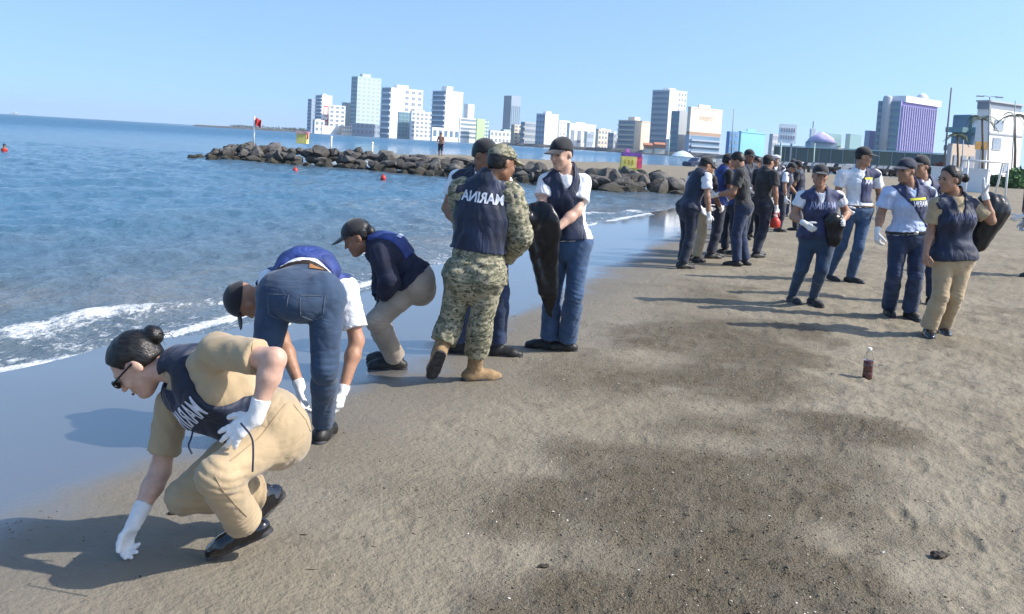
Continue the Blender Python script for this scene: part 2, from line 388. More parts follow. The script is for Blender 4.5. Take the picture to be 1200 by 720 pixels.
def polygonize(fn, lo, hi, h):
    B = 4; H = B*h
    lo = np.asarray(lo, np.float64); n = np.maximum(1, np.ceil((np.asarray(hi)-lo)/H)).astype(int)
    g = np.stack(np.meshgrid(*[np.arange(k) for k in n], indexing='ij'), -1).reshape(-1, 3)
    cen = (lo+(g+0.5)*H-0.5*h).astype(np.float32)
    dc = fn(cen)
    act = np.abs(dc) < H*1.75
    N = n*B
    D = np.repeat(np.repeat(np.repeat(np.where(dc < 0, -1., 1.).astype(np.float32).reshape(n), B, 0), B, 1), B, 2)
    ga = g[act]
    o = np.stack(np.meshgrid(*[np.arange(B)]*3, indexing='ij'), -1).reshape(-1, 3)
    idx = (ga[:, None, :]*B+o[None]).reshape(-1, 3)
    P = (lo+idx*h).astype(np.float32)
    D[idx[:, 0], idx[:, 1], idx[:, 2]] = fn(P)
    s = D < 0
    c = np.zeros(tuple(N-1), np.int8)
    for dx in (0, 1):
        for dy in (0, 1):
            for dz in (0, 1):
                c += s[dx:N[0]-1+dx, dy:N[1]-1+dy, dz:N[2]-1+dz]
    mi = np.argwhere((c > 0) & (c < 8))
    vid = np.full(tuple(N-1), -1, np.int32); vid[mi[:, 0], mi[:, 1], mi[:, 2]] = np.arange(len(mi))
    acc = np.zeros((len(mi), 3)); cnt = np.zeros(len(mi))
    cs = [(a, b, d) for a in (0, 1) for b in (0, 1) for d in (0, 1)]
    val = {q: D[mi[:, 0]+q[0], mi[:, 1]+q[1], mi[:, 2]+q[2]] for q in cs}
    for q in cs:
        for ax in range(3):
            if q[ax]: continue
            q2 = list(q); q2[ax] = 1; q2 = tuple(q2)
            a, b = val[q], val[q2]; m = (a < 0) != (b < 0)
            t = np.where(m, a/np.where(m, a-b, 1), 0)
            p = np.tile(np.array(q, float), (len(mi), 1)); p[:, ax] = t
            acc[m] += p[m]; cnt[m] += 1
    Vv = lo+(mi+acc/np.maximum(cnt, 1)[:, None])*h
    Fs = []
    for ax in range(3):
        a1, a2 = (ax+1) % 3, (ax+2) % 3
        sl = [slice(None)]*3; sl2 = [slice(None)]*3; sl[ax] = slice(0, -1); sl2[ax] = slice(1, None)
        for sgn in (0, 1):
            e = (s[tuple(sl)] & ~s[tuple(sl2)]) if sgn == 0 else (~s[tuple(sl)] & s[tuple(sl2)])
            I = np.argwhere(e)
            ok = (I[:, a1] > 0) & (I[:, a2] > 0) & (I[:, a1] < N[a1]-1) & (I[:, a2] < N[a2]-1); I = I[ok]
            if not len(I): continue
            def cell(d1, d2):
                J = I.copy(); J[:, a1] -= d1; J[:, a2] -= d2; return vid[J[:, 0], J[:, 1], J[:, 2]]
            qd = np.stack([cell(1, 1), cell(0, 1), cell(0, 0), cell(1, 0)], -1)
            if sgn: qd = qd[:, ::-1]
            Fs.append(qd)
    Fq = np.concatenate(Fs) if Fs else np.zeros((0, 4), int)
    Fq = Fq[(Fq >= 0).all(axis=1)]
    return Vv, Fq
def sdf_obj(name, fn, lo, hi, h, m, parent, org):
    Vv, Fq = polygonize(fn, np.asarray(lo)-3*h, np.asarray(hi)+3*h, h)
    if not len(Fq): return None
    o = link(name, mesh_np(name, Vv-org, Fq), parent, m)
    return o
def wrinkle(P, f=1.0, seed=0.0):
    x, y, z = P[:, 0]*f, P[:, 1]*f, P[:, 2]*f
    a = np.sin(31*z+9*np.sin(11*x+seed)+7*np.sin(13*y+1.3*seed))
    b = np.sin(24*x+17*y-14*z+6*np.sin(15*z+seed)+4*np.sin(9*x-7*y))
    c = np.sin(52*z-23*x+19*y+5*np.sin(22*y+2*seed))
    return (a*np.abs(a)*0.45+b*0.35+c*0.2)

# ------------------------------------------------------------------ materials for people
SKIN = mat('skin_light', (.62, .385, .285), .5, .10, 30, .06, 200, sss=0.10)
SKIN_T = mat('skin_tan', (.40, .215, .135), .5, .10, 30, .06, 200, sss=0.08)
SKIN_D = mat('skin_brown', (.27, .135, .08), .5, .10, 30, .06, 200, sss=0.06)
KHAKI = mat('khaki_cloth', (.43, .325, .195), .85, .08, 8, .10, 420, sheen=.2, fold=.12, fdir=(1, 1, 1.8), fscale=5)
NAVY = mat('navy_vest_cloth', (.012, .021, .052), .62, .35, 7, .10, 30, sheen=.15, fold=.28, fdir=(1.1, 1.1, .5), fscale=6)
NAVY2 = mat('faded_vest_cloth', (.042, .052, .125), .7, .3, 9, .10, 30, sheen=.15, fold=.28, fdir=(1.1, 1.1, .5), fscale=6)
BLUEV = mat('blue_vest_cloth', (.03, .055, .21), .6, .3, 8, .10, 30, fold=.28, fdir=(1.1, 1.1, .5), fscale=6)
NAVYP = mat('navy_trousers', (.018, .024, .046), .8, .3, 8, .2, 120, sheen=.2, fold=.16, fdir=(.7, .7, 1.8), fscale=6)
DENIM = mat('blue_denim', (.036, .070, .130), .85, .25, 9, .12, 300, var2=(.019, .040, .080), sheen=.2, fold=.16, fdir=(.7, .7, 1.8), fscale=6)
DENIM2 = mat('mid_blue_denim', (.050, .105, .21), .85, .25, 9, .12, 300, var2=(.024, .055, .12), sheen=.2, fold=.16, fdir=(.7, .7, 1.8), fscale=6)
DENIMD = mat('dark_denim', (.022, .042, .10), .85, .25, 9, .12, 300, sheen=.2, fold=.16, fdir=(.7, .7, 1.8), fscale=6)
WHITE = mat('white_cotton', (.78, .79, .82), .85, .05, 9, .15, 60, sheen=.1, fold=.3, fdir=(1, 1, .6), fscale=7)
LBLUE = mat('pale_blue_cotton', (.50, .60, .80), .85, .06, 9, .15, 60, fold=.3, fdir=(1, 1, .6), fscale=7)
BLACK = mat('black_cloth', (.013, .014, .018), .8, .3, 12, .05, 140, sheen=.3)
CHAR = mat('charcoal_cloth', (.035, .036, .038), .8, .3, 12, .2, 140, sheen=.2, fold=.3, fdir=(1, 1, .6), fscale=7)
GREYP = mat('taupe_trousers', (.31, .265, .215), .85, .1, 8, .25, 200, sheen=.2, fold=.16, fdir=(.7, .7, 1.8), fscale=6)
GLOVE = mat('white_glove', (.80, .79, .77), .75, .05, 40, .08, 120)
LEATHER = mat('black_leather', (.008, .008, .010), .14, .2, 20, .05, 30, coat=.7)
SHOE = mat('dark_shoe', (.02, .019, .018), .5, .3, 20, .1, 60)
SOLE = mat('rubber_sole', (.05, .05, .055), .8, .3, 30)
TANB = mat('tan_boot', (.30, .20, .105), .85, .15, 30, .3, 90)
HAIR = mat('black_hair', (.014, .012, .011), .40, .5, 60, .22, 70, stretch=(.3, 2.4, 1.8))
PLAST = mat('black_bin_bag', (.012, .013, .017), .33, .3, 9, .35, 14)
BELT = mat('brown_belt_leather', (.09, .045, .02), .5, .2, 20)
PATCH = mat('tan_leather_patch', (.35, .16, .06), .6, .1, 20)
STEEL = mat('buckle_metal', (.6, .6, .58), .3, .1, 20, metal=1.0)
PRINT = mat('white_print', (.72, .76, .86), .7, .15, 40)
PRINTD = mat('faded_print', (.26, .30, .46), .7, .2, 40)
PRINTY = mat('yellow_print', (.72, .70, .05), .6, .1, 40)
GLASSB = mat('dark_lens', (.006, .006, .008), .08, .1, 20)
EYE = mat('dark_eye', (.02, .013, .01), .2, .1, 20)
LIP = mat('lips', (.36, .13, .10), .5, .1, 20)
CORD = mat('navy_cord', (.015, .02, .05), .7, .1, 20)
def camo_mat():
    m = bpy.data.materials.new('camouflage_cloth'); m.use_nodes = True; nt = m.node_tree; L = nt.links; p = nt.nodes['Principled BSDF']
    tc = nd(nt, 'ShaderNodeTexCoord'); last = None
    base = (.31, .285, .195)
    for i, (sc, th, c) in enumerate(((15, .52, (.175, .172, .11)), (21, .57, (.095, .10, .065)), (26, .60, (.36, .33, .235)), (38, .62, (.045, .048, .03)))):
        mp = nd(nt, 'ShaderNodeMapping'); mp.inputs['Location'].default_value = (3.1*i, 1.7*i, 2.3*i); mp.inputs['Scale'].default_value = (1, 1, 1.7); L.new(tc.outputs['Object'], mp.inputs[0])
        n = nd(nt, 'ShaderNodeTexNoise'); n.inputs['Scale'].default_value = sc; n.inputs['Detail'].default_value = 3; n.inputs['Distortion'].default_value = .6; L.new(mp.outputs[0], n.inputs[0])
        r = nd(nt, 'ShaderNodeMapRange'); r.inputs[1].default_value = th-.015; r.inputs[2].default_value = th+.015; L.new(n.outputs[0], r.inputs[0])
        x = nd(nt, 'ShaderNodeMix', data_type='RGBA'); L.new(r.outputs[0], x.inputs[0])
        if last is None: x.inputs[6].default_value = (*base, 1)
        else: L.new(last, x.inputs[6])
        x.inputs[7].default_value = (*c, 1); last = x.outputs[2]
    L.new(last, p.inputs['Base Color']); p.inputs['Roughness'].default_value = .9
    n = nd(nt, 'ShaderNodeTexNoise'); n.inputs['Scale'].default_value = 14; n.inputs['Detail'].default_value = 6; L.new(tc.outputs['Object'], n.inputs[0])
    b = nd(nt, 'ShaderNodeBump'); b.inputs['Strength'].default_value = .55; b.inputs['Distance'].default_value = .03; L.new(n.outputs[0], b.inputs['Height']); L.new(b.outputs[0], p.inputs['Normal'])
    return m
CAMO = camo_mat()

# ------------------------------------------------------------------ people
def hand_prims(wr, d, palm, thumb, curl=0.5, spread=0.10, s=1.0, fat=0.0, curls=None):
    """palm and five jointed fingers; d points down the hand, palm is the side it closes towards"""
    d = unit(d); palm = unit(palm-np.dot(palm, d)*d); side = np.cross(d, palm)
    if np.dot(side, thumb) < 0: side = -side              # side points to the thumb
    pr = []
    kn = wr+d*0.085*s
    pr.append((wr-d*0.01, wr+d*0.03*s, 0.027*s+fat, 0.030*s+fat, palm, 1.5))
    for w in (-1, -0.33, 0.33, 1):
        pr.append((wr+d*0.02*s+side*w*0.016*s, kn+side*w*0.028*s, 0.017*s+fat, 0.0145*s+fat, None, 1))
    for i, (w, ln) in enumerate(((1, .066), (.33, .076), (-.33, .070), (-1, .054))):
        c = (curls[i] if curls else curl)*(1+0.08*i)
        a = kn+side*w*0.028*s; dd = unit(d+side*w*spread)
        r = 0.0098*s+fat
        for j, f in enumerate((.45, .31, .24)):
            ang = c*(0.75, 0.9, 0.6)[j]
            dd = unit(dd*math.cos(ang)+palm*math.sin(ang)) if j == 0 else unit(dd*math.cos(ang)+unit(palm*np.dot(dd, d)-d*np.dot(dd, palm))*math.sin(ang))
            b = a+dd*ln*f*1.25*s; pr.append((a, b, r, r*0.92, None, 1)); a = b; r *= .92
    a = wr+d*0.028*s+side*0.022*s; dd = unit(d*0.62+side*0.7+palm*0.25)
    ct = curls[4] if curls else curl
    for j, (ln, r0) in enumerate(((.045, .0135), (.034, .0115), (.028, .0105))):
        b = a+dd*ln*s; pr.append((a, b, r0*s+fat, r0*.92*s+fat, None, 1)); a = b
        dd = unit(dd+d*0.35+palm*0.5*ct)
    return pr
def eval_prims(P, pr, k=0.012):
    d = None
    for (a, b, ra, rb, n, fl) in pr:
        e = cone(P, a, b, ra, rb, n, fl); d = e if d is None else smin(d, e, k)
    return d
def bounds(pr, m=0.03):
    A = np.array([p[0] for p in pr]+[p[1] for p in pr]); r = max(max(p[2], p[3]) for p in pr)+m
    return A.min(0)-r, A.max(0)+r

class Person:
    def __init__(s, label, J, group=None, g=1.0, stout=1.0, skin=SKIN_T, h=0.014, female=False):
        """J: world joints head,N,sa,sb,ea,eb,wa,wb,ha,hb,ka,kb,aa,ab,ta,tb (a = photo left, b = photo right), face, up, front"""
        s.J = J = {k: np.asarray(v, float) for k, v in J.items()}; s.h = h; s.g = g; s.st = stout; s.skin = skin; s.female = female
        base = (J['aa']+J['ab'])/2; s.org = np.array([base[0], base[1], min(J['aa'][2], J['ab'][2])-0.09])
        s.root = empty('person', s.org, label, 'person', group)
        s.P = (J['ha']+J['hb'])/2; s.SM = (J['sa']+J['sb'])/2
        s.spine = unit(s.SM-s.P); lat = unit(J['sb']-J['sa']); s.lat = unit(lat-np.dot(lat, s.spine)*s.spine)
        n = np.cross(s.spine, s.lat); s.n = n if np.dot(n, J['front']) > 0 else -n
        hl = unit(J['hb']-J['ha']); s.hl = hl
        pn = np.cross(s.spine, hl); s.pn = unit(pn if np.dot(pn, J['front']) > 0 else -pn)
        L = np.linalg.norm(s.SM-s.P); bend = J.get('bow', np.zeros(3))
        s.W = s.P+s.spine*L*0.38-s.n*0.01+bend*0.7; s.C = s.P+s.spine*L*0.74+bend
        f = unit(J['face']); u = J['up']-np.dot(J['up'], f)*f; s.f = f; s.u = unit(u); s.s = np.cross(s.f, s.u)
        s.hc = J['head']; s.hs = g*J.get('hs', np.array(1.0)).item() if 'hs' in J else g
        s.parts = {}; s.bare = False
    # --- body pieces
    def torso(s, P, m=0.0, low=True):
        J, g, st = s.J, s.g, s.st; n = s.n
        wr = (0.118 if s.female else 0.125)*st*g
        d = cone(P, s.P+s.spine*0.02, s.W, 0.148*st*g+m, wr+m, n, 1.28)
        d = smin(d, cone(P, s.W, s.C, wr+m, 0.152*st*g+m, n, 1.36), 0.05)
        d = smin(d, cone(P, s.C, s.SM+s.spine*0.005-s.n*0.01, 0.148*st*g+m, 0.085*g+m, n, 1.25), 0.05)
        sa, sb = J['sa'], J['sb']
        d = smin(d, cone(P, sa, sb, 0.054*g+m, 0.054*g+m, None), 0.05)
        d = smin(d, cone(P, s.SM-s.n*0.005, J['N']+s.spine*0.01, 0.085*g+m, 0.058*g+m), 0.05)
        if s.female:
            for sg in (-1, 1):
                d = smin(d, ell(P, s.C+s.lat*sg*0.068*g+s.n*0.075*g-s.spine*0.015, np.stack([s.lat, s.n, s.spine]), np.array([.066, .06, .07])*g+m), 0.05)
        if low:
            d = smin(d, s.hips(P, m), 0.06)
        return d
    def hips(s, P, m=0.0):
        J, g, st = s.J, s.g, s.st; w = 1.08 if s.female else 1.0
        d = cone(P, J['ha'], J['hb'], 0.100*st*g*w+m, 0.100*st*g*w+m)
        for k in ('ha', 'hb'):
            d = smin(d, ell(P, J[k]*0.8+s.P*0.2-s.pn*0.045*g+s.spine*0.01, np.eye(3), np.array([.105, .105, .105])*st*g*w+m), 0.05)
        return d
    def arm(s, P, k, m=0.0):
        J, g = s.J, s.g*(.93 if s.female else 1.0); S_, E, Wr = J['s'+k], J['e'+k], J['w'+k]
        d = cone(P, S_, S_+(E-S_)*0.35, 0.056*g+m, 0.051*g+m)
        d = smin(d, cone(P, S_+(E-S_)*0.35, E, 0.051*g+m, 0.041*g+m), 0.03)
        f = E+(Wr-E)*0.3
        d = smin(d, cone(P, E, f, 0.041*g+m, 0.043*g+m), 0.025)
        return smin(d, cone(P, f, Wr, 0.042*g+m, 0.027*g+m), 0.025)
    def leg(s, P, k, m=0.0, lm=0.0):
        J, g, st = s.J, s.g, s.st; Hh, K, A = J['h'+k], J['k'+k], J['a'+k]
        d = cone(P, Hh, K, 0.094*st*g+m, 0.060*g*(0.5+0.5*st)+m)
        f = K+(A-K)*0.3
        d = smin(d, cone(P, K, f, 0.056*g+m+lm*0.3, 0.056*g+m+lm*.4), 0.03)
        return smin(d, cone(P, f, A, 0.055*g+m+lm*.4, 0.038*g+m+lm), 0.03)
    def head(s, P, m=0.0):
        f, u, sd, c, g = s.f, s.u, s.s, s.hc, s.hs; ax = np.stack([sd, f, u])
        def at_(x, y, z): return c+(sd*x+f*y+u*z)*g
        d = ell(P, at_(0, -.012, .032), ax, np.array([.075, .095, .085])*g+m)
        d = smin(d, ell(P, at_(0, .028, -.035), ax, np.array([.062, .064, .082])*g+m), 0.03)
        d = smin(d, cone(P, at_(-.045, -.005, -.065), at_(0, .06, -.098), .020*g+m, .018*g+m), 0.03)
        d = smin(d, cone(P, at_(.045, -.005, -.065), at_(0, .06, -.098), .020*g+m, .018*g+m), 0.03)
        d = smin(d, ell(P, at_(0, .077, .022), ax, np.array([.05, .016, .012])*g+m), 0.02)
        for q in (-1, 1):
            d = smax(d, -ell(P, at_(q*.032, .098, .004), ax, np.array([.019, .014, .011])*g), 0.012)
            d = smin(d, ell(P, at_(q*.038, .066, -.028), ax, np.array([.022, .02, .018])*g), 0.02)
            d = smin(d, ell(P, at_(q*.077, -.012, -.012), ax, np.array([.010, .019, .031])*g), 0.008)
        d = smin(d, cone(P, at_(0, .088, .008), at_(0, .108, -.030), .008*g, .0125*g), 0.010)
        d = smin(d, ell(P, at_(0, .086, -.063), ax, np.array([.024, .012, .011])*g), 0.012)
        d = smin(d, ell(P, at_(0, .078, -.098), ax, np.array([.020, .014, .014])*g), 0.02)
        return d
    def neck(s, P, m=0.0):
        b = s.hc-s.u*0.055*s.g-s.f*0.022*s.g
        return cone(P, s.J['N']-s.spine*0.02, b, 0.056*s.g*(.9 if s.female else 1)+m, 0.053*s.g*(.9 if s.female else 1)+m)
    def bb(s, keys, m):
        A = np.array([s.J[k] for k in keys]); return A.min(0)-m, A.max(0)+m
    def body(s, hands='', hand_pr=None):
        ex = hand_pr or []
        def fn(P):
            d = smin(s.torso(P, 0 if s.bare else -.010), smin(s.neck(P), s.head(P), 0.02), 0.03)
            for k in 'ab':
                d = smin(d, s.arm(P, k), 0.025); d = smin(d, s.leg(P, k, 0 if s.bare else -.008), 0.03)
            if ex: d = smin(d, eval_prims(P, ex), 0.012)
            return d
        lo, hi = s.bb(('sa', 'sb', 'ea', 'eb', 'wa', 'wb', 'ha', 'hb', 'ka', 'kb', 'aa', 'ab', 'N'), 0.2)
        lo = np.minimum(lo, s.hc-0.19); hi = np.maximum(hi, s.hc+0.19)
        o = sdf_obj('body', fn, lo, hi, s.h, s.skin, s.root, s.org); s.parts['body'] = o; return o
    def make(s, name, fn, keys, mrg, m, parent=None, h=None, pts=()):
        lo, hi = s.bb(keys, mrg) if keys else (np.full(3, 1e9), np.full(3, -1e9))
        for p in pts: lo = np.minimum(lo, np.asarray(p)-mrg); hi = np.maximum(hi, np.asarray(p)+mrg)
        o = sdf_obj(name, fn, lo, hi, h or s.h, m, parent or s.root, s.org)
        if name not in s.parts: s.parts[name] = o
        return o
    # --- clothing
    def trousers(s, m, mrg=0.014, leg=0.018, hem=0.97, waist=0.06, wk=0.004, flare=0.0, bag=0.0):
        J = s.J
        def fn(P):
            d = smin(s.hips(P, mrg), cone(P, s.P-s.spine*0.02, s.W, 0.148*s.st*s.g+mrg, 0.126*s.st*s.g+mrg, s.n, 1.28), 0.05)
            d = np.maximum(d, plane(P, s.P+s.spine*waist*s.g, s.spine))
            for k in 'ab':
                A = J['a'+k]; K = J['k'+k]; dr = unit(A-K); cut = K+(A-K)*hem
                l = s.leg(P, k, mrg, leg)
                if flare: l = smin(l, cone(P, K+(A-K)*0.35, A+dr*0.03, .052*s.g+mrg+leg*.4, (.044+flare)*s.g+mrg+leg*.5), 0.03)
                if bag: l = smin(l, cone(P, K+(A-K)*.15, K+(A-K)*.7, .06*s.g+bag, .058*s.g+bag), .04)
                l = np.maximum(l, plane(P, cut, dr))
                d = smin(d, l, 0.016)
            for k in 'ab':
                H_, K, A = J['h'+k], J['k'+k], J['a'+k]
                for (c, ax, sg, fr, am) in ((K, unit(A-H_), .12, 165, 1.0), (A*.85+K*.15, unit(A-K), .10, 190, 1.1), (H_, unit(unit(K-H_)+s.hl*(.5 if k == 'a' else -.5)), .13, 95, .45)):
                    q = P-V3(c); r2 = np.einsum('ij,ij->i', q, q); e = np.exp(-r2/(sg*sg)); t_ = q@V3(ax); l_ = q@V3(s.hl)
                    w_ = 1.2-2.2*np.abs(np.sin(t_*fr*.5+1.6*np.sin(l_*17+c[0]*5)+1.2*np.sin((q@V3(s.pn))*19))); d = d+am*wk*.9*e*w_*(.4+.6*np.abs(np.sin(l_*14+1)))
            if wk: d = d+(wrinkle(P, 1.0, float(s.org[0]*7))*.6+np.abs(wrinkle(P, 1.9, float(s.org[0]*3)))*.5)*wk
            return d
        return s.make('trousers', fn, ('ha', 'hb', 'ka', 'kb', 'aa', 'ab'), 0.22, m, pts=(s.W,))
    def shirt(s, m, mrg=0.012, sleeve=0.62, hem=-0.02, wk=0.004, loose=0.012, collar=True, name='shirt', only=None, taper=1.0):
        J = s.J
        def fn(P):
            d = s.torso(P, mrg)
            d = np.maximum(d, -plane(P, s.P+s.spine*hem, s.spine))
            for k in 'ab':
                S_, E, Wr = J['s'+k], J['e'+k], J['w'+k]
                if sleeve <= 1.0:
                    dr = unit(E-S_); a = cone(P, S_, E, .056*s.g+mrg, .047*s.g+mrg+loose)
                    a = np.maximum(a, plane(P, S_+(E-S_)*sleeve, dr)); a = np.maximum(a, -plane(P, S_-dr*.09, dr))
                else:
                    dr = unit(Wr-E); a = s.arm(P, k, mrg+loose*.5); a = np.maximum(a, plane(P, E+(Wr-E)*(sleeve-1), dr))
                d = smin(d, a, 0.025)
            nk = cone(P, J['N']-s.spine*0.015+s.n*.012, s.hc-s.u*.03, .062*s.g, .075*s.g)
            d = np.maximum(d, -nk)
            for k in 'ab':
                S_, E = J['s'+k], J['e'+k]
                for (c, ax, sg, fr) in ((S_*.75+E*.25, unit(E-S_+s.spine*.25), .10, 130), (E, unit(E-S_), .09, 170)):
                    q = P-V3(c); e = np.exp(-np.einsum('ij,ij->i', q, q)/(sg*sg)); d = d+wk*.9*e*np.sin((q@V3(ax))*fr+2*np.sin((q@V3(s.n))*21))
            q = P-V3(s.P+s.spine*.10); e = np.exp(-((q@V3(s.spine))/.10)**2); d = d+wk*.8*e*np.sin((q@V3(s.spine))*95+2.5*np.sin((q@V3(s.lat))*17))
            if wk: d = d+wrinkle(P, 1.1, float(s.org[1]*5))*wk
            return d
        ks = ('sa', 'sb', 'ea', 'eb', 'ha', 'hb', 'N')+(('wa', 'wb') if sleeve > 1 else ())
        return s.make(name, fn, ks, 0.2, m)
    def vest(s, m, mrg=0.026, hem=0.02, hole=0.078, vneck=0.10, wk=0.006, side=False, arm_out=0.0, name='vest', cut=None, taper=1.0, flare=0.0):
        J = s.J
        def fn(P):
            d = s.torso(P, mrg)
            if flare: d = smin(d, cone(P, s.W, s.P+s.spine*hem, .12*s.g+mrg, .15*s.g+mrg+flare, s.n, 1.3), .05)
            d = np.maximum(d, -plane(P, s.P+s.spine*hem, s.spine))
            for k in 'ab':
                S_ = J['s'+k]; o = S_-s.SM; o = unit(o)
                a = cone(P, S_+o*(.012+arm_out)-s.spine*.05, S_+o*.2-s.spine*.03, hole*s.g, hole*1.7*s.g)
                a = np.minimum(a, cone(P, S_+o*(.035+arm_out)+s.spine*.05, S_+o*.2+s.spine*.05, .06*s.g, .12*s.g))
                d = smax(d, -a, 0.012)
                if side: d = smax(d, -cone(P, S_+o*.02-s.spine*.06, s.P+(S_-s.SM)*1.05+s.spine*.05, .075*s.g, side*s.g), .01)
            d = smax(d, -cone(P, J['N']-s.spine*.03+s.n*.01, s.hc, .066*s.g, .085*s.g), 0.01)
            if vneck: d = smax(d, -cone(P, J['N']-s.spine*.01+s.n*.07*s.g, s.SM-s.spine*vneck+s.n*.16*s.g, .052*s.g, .012), 0.012)
            if cut is not None: d = cut(P, d)
            if wk: d = d+wrinkle(P, 0.8, 2+float(s.org[0]*3))*wk
            return d
        return s.make(name, fn, ('sa', 'sb', 'ha', 'hb', 'N'), 0.26, m)
    def belt(s, m, mrg=0.024, at_=0.035, w=0.016):
        def fn(P):
            d = smin(s.hips(P, mrg), cone(P, s.P-s.spine*0.02, s.W, 0.148*s.st*s.g+mrg, 0.126*s.st*s.g+mrg, s.n, 1.28), 0.05)
            return np.maximum(d, np.abs(plane(P, s.P+s.spine*at_, s.spine))-w)
        return s.make('belt', fn, ('ha', 'hb'), 0.24, m, pts=(s.W,), h=min(s.h, .01))
    def cap(s, m, brim=True, tilt=0.0, tall=1.0, back=False):
        f, u, sd, c, g = s.f, s.u, s.s, s.hc, s.hs; ax = np.stack([sd, f, u])
        def at_(x, y, z): return c+(sd*x+f*y+u*z)*g
        up2 = unit(u-f*0.10)
        def crown(P):
            d = ell(P, at_(0, -.008, .040), ax, np.array([.088, .108, .094*tall])*g)
            return np.maximum(d, -plane(P, at_(0, 0, .038), up2))+np.sin(plane(P, at_(0, 0, 0), f)*40)*.0008
        cp = s.make('cap', crown, None, .13*g, m, pts=(at_(0, 0, .05),), h=min(s.h, .009))
        if brim:
            def br(P):
                q = plane(P, c, sd)
                bend = (q*q)*3.2
                P2 = P+bend[:, None]*V3(u)
                d = ell(P2, at_(0, .085, .046), ax, np.array([.076, .098, .012])*g)
                d = np.abs(ell(P2, at_(0, .085, .040), np.stack([sd, unit(f-u*.12), unit(u+f*.12)]), np.array([.078, .100, .5])*g)*0+d)
                d = ell(P2, at_(0, .085, .046), np.stack([sd, unit(f-u*.14), unit(u+f*.14)]), np.array([.078, .104, .0085])*g)
                return d
            if cp: s.make('brim', br, None, .13*g, m, parent=cp, pts=(at_(0, .1, .04),), h=min(s.h*.6, .006))
        return cp
    def hair(s, m=HAIR, bun=None, thick=.010, low=-.03, front=.045):
        f, u, sd, c, g = s.f, s.u, s.s, s.hc, s.hs; ax = np.stack([sd, f, u])
        def at_(x, y, z): return c+(sd*x+f*y+u*z)*g
        def fn(P):
            d = ell(P, at_(0, -.014, .034), ax, np.array([.075, .095, .085])*g+thick)
            d = smin(d, ell(P, at_(0, -.045, -.02), ax, np.array([.062, .05, .06])*g+thick*.6), .03)
            d = smax(d, plane(P, at_(0, front, .045), unit(f-u*.55)), .012)
            d = smax(d, -plane(P, at_(0, 0, low), unit(u-f*.15+f*.0)), .01)
            for q in (-1, 1): d = smax(d, -ell(P, at_(q*.08, .012, -.02), ax, np.array([.03, .034, .045])*g), .008)
            if bun is not None:
                b, r = bun
                d = smin(d, cone(P, at_(0, -.09, .02), b, .022*g, r*.7), .02)
                d = smin(d, ell(P, b, ax, np.array([r, r*.8, r])), .012)+0.0
            return d+wrinkle(P, 2.2, 1.0)*.0022
        return s.make('hair', fn, None, .15*g, m, pts=[c]+([bun[0]] if bun else []), h=min(s.h, .008))
    def face_bits(s, eyes=True):
        f, u, sd, c, g = s.f, s.u, s.s, s.hc, s.hs; ax = np.stack([sd, f, u]); b = s.parts['body']
        def at_(x, y, z): return c+(sd*x+f*y+u*z)*g
        for q in (-1, 1):
            if eyes: blob('eye', at_(q*.031, .083, .003), ax, np.array([.013, .007, .0055])*g, EYE, b, s.org)
            blob('eyebrow', at_(q*.033, .091, .021), ax, np.array([.020, .006, .0042])*g, HAIR, b, s.org)
        blob('mouth', at_(0, .0945, -.064), ax, np.array([.020, .005, .0055])*g, LIP, b, s.org)
    def shoe(s, k, m=SHOE, big=1.0, boot=False, sole=SOLE, up=None):
        A, T = s.J['a'+k], s.J['t'+k]; g = s.g*big
        u = np.array([0, 0, 1.]) if up is None else unit(up)
        d = unit((T-A)-np.dot(T-A, u)*u) if up is None else unit(T-A-np.dot(T-A, u)*u)
        gr = s.J.get('z'+k, A-u*0.085*s.g); base = A-u*np.dot(A-gr, u)
        heel = base-d*0.055*g; ball = base+d*0.115*g; toe = base+d*0.168*g; sd = np.cross(d, u)
        def fn(P):
            e = cone(P, heel+u*.034*g, ball+u*.024*g, .037*g, .046*g)
            e = smin(e, cone(P, ball+u*.022*g, toe+u*.020*g, .046*g, .037*g, u, 1.1), .03)
            e = smin(e, cone(P, base-d*.02*g+u*.03*g, base+d*.06*g+u*.045*g, .038*g, .033*g), .03)
            e = smin(e, cone(P, base-d*.018*g+u*.03*g, A+unit(s.J['k'+k]-A)*.02, .040*g, .041*g), .03)
            if boot: e = smin(e, np.maximum(cone(P, A-u*.01, A+unit(s.J['k'+k]-A)*.2, .050*g, .060*g), plane(P, A+unit(s.J['k'+k]-A)*.17, unit(s.J['k'+k]-A))), .02)+wrinkle(P, 1.8)*.0015
            return np.maximum(e, -plane(P, base+u*.004, u))
        o = s.make('boot' if boot else 'shoe', fn, None, .10*g, m, pts=(heel, toe, A+unit(s.J['k'+k]-A)*(.18 if boot else .03)), h=min(s.h, .009))
        def fs(P):
            e = np.minimum(cone(P, heel, ball, .040*g, .048*g), cone(P, ball, toe, .048*g, .040*g))
            q = np.abs(plane(P, base+u*.009*g, u))-.011*g
            return np.maximum(e, q)
        if o: s.make('sole', fs, None, .06*g, sole, parent=o, pts=(heel, toe), h=min(s.h*.8, .008))
        return o
    def hand(s, k, d, palm, thumb, curl=.5, glove=True, curls=None, spread=.10, cuff=0.05, h=None, m=GLOVE):
        wr = s.J['w'+k]; pr = hand_prims(wr, np.asarray(d, float), np.asarray(palm, float), np.asarray(thumb, float), curl, spread, s.g*(.88 if s.female else .98)*1.0, .0015 if glove else 0., curls)
        if not glove: return pr
        E = s.J['e'+k]; ad = unit(E-wr)
        pr2 = pr+[(wr-ad*.01, wr+ad*cuff, .030*s.g, .035*s.g, None, 1)]
        def fn(P):
            e = eval_prims(P, pr2, .008); return np.maximum(e, plane(P, wr+ad*cuff, ad))+wrinkle(P, 2.0)*.0012
        lo, hi = bounds(pr2, .01)
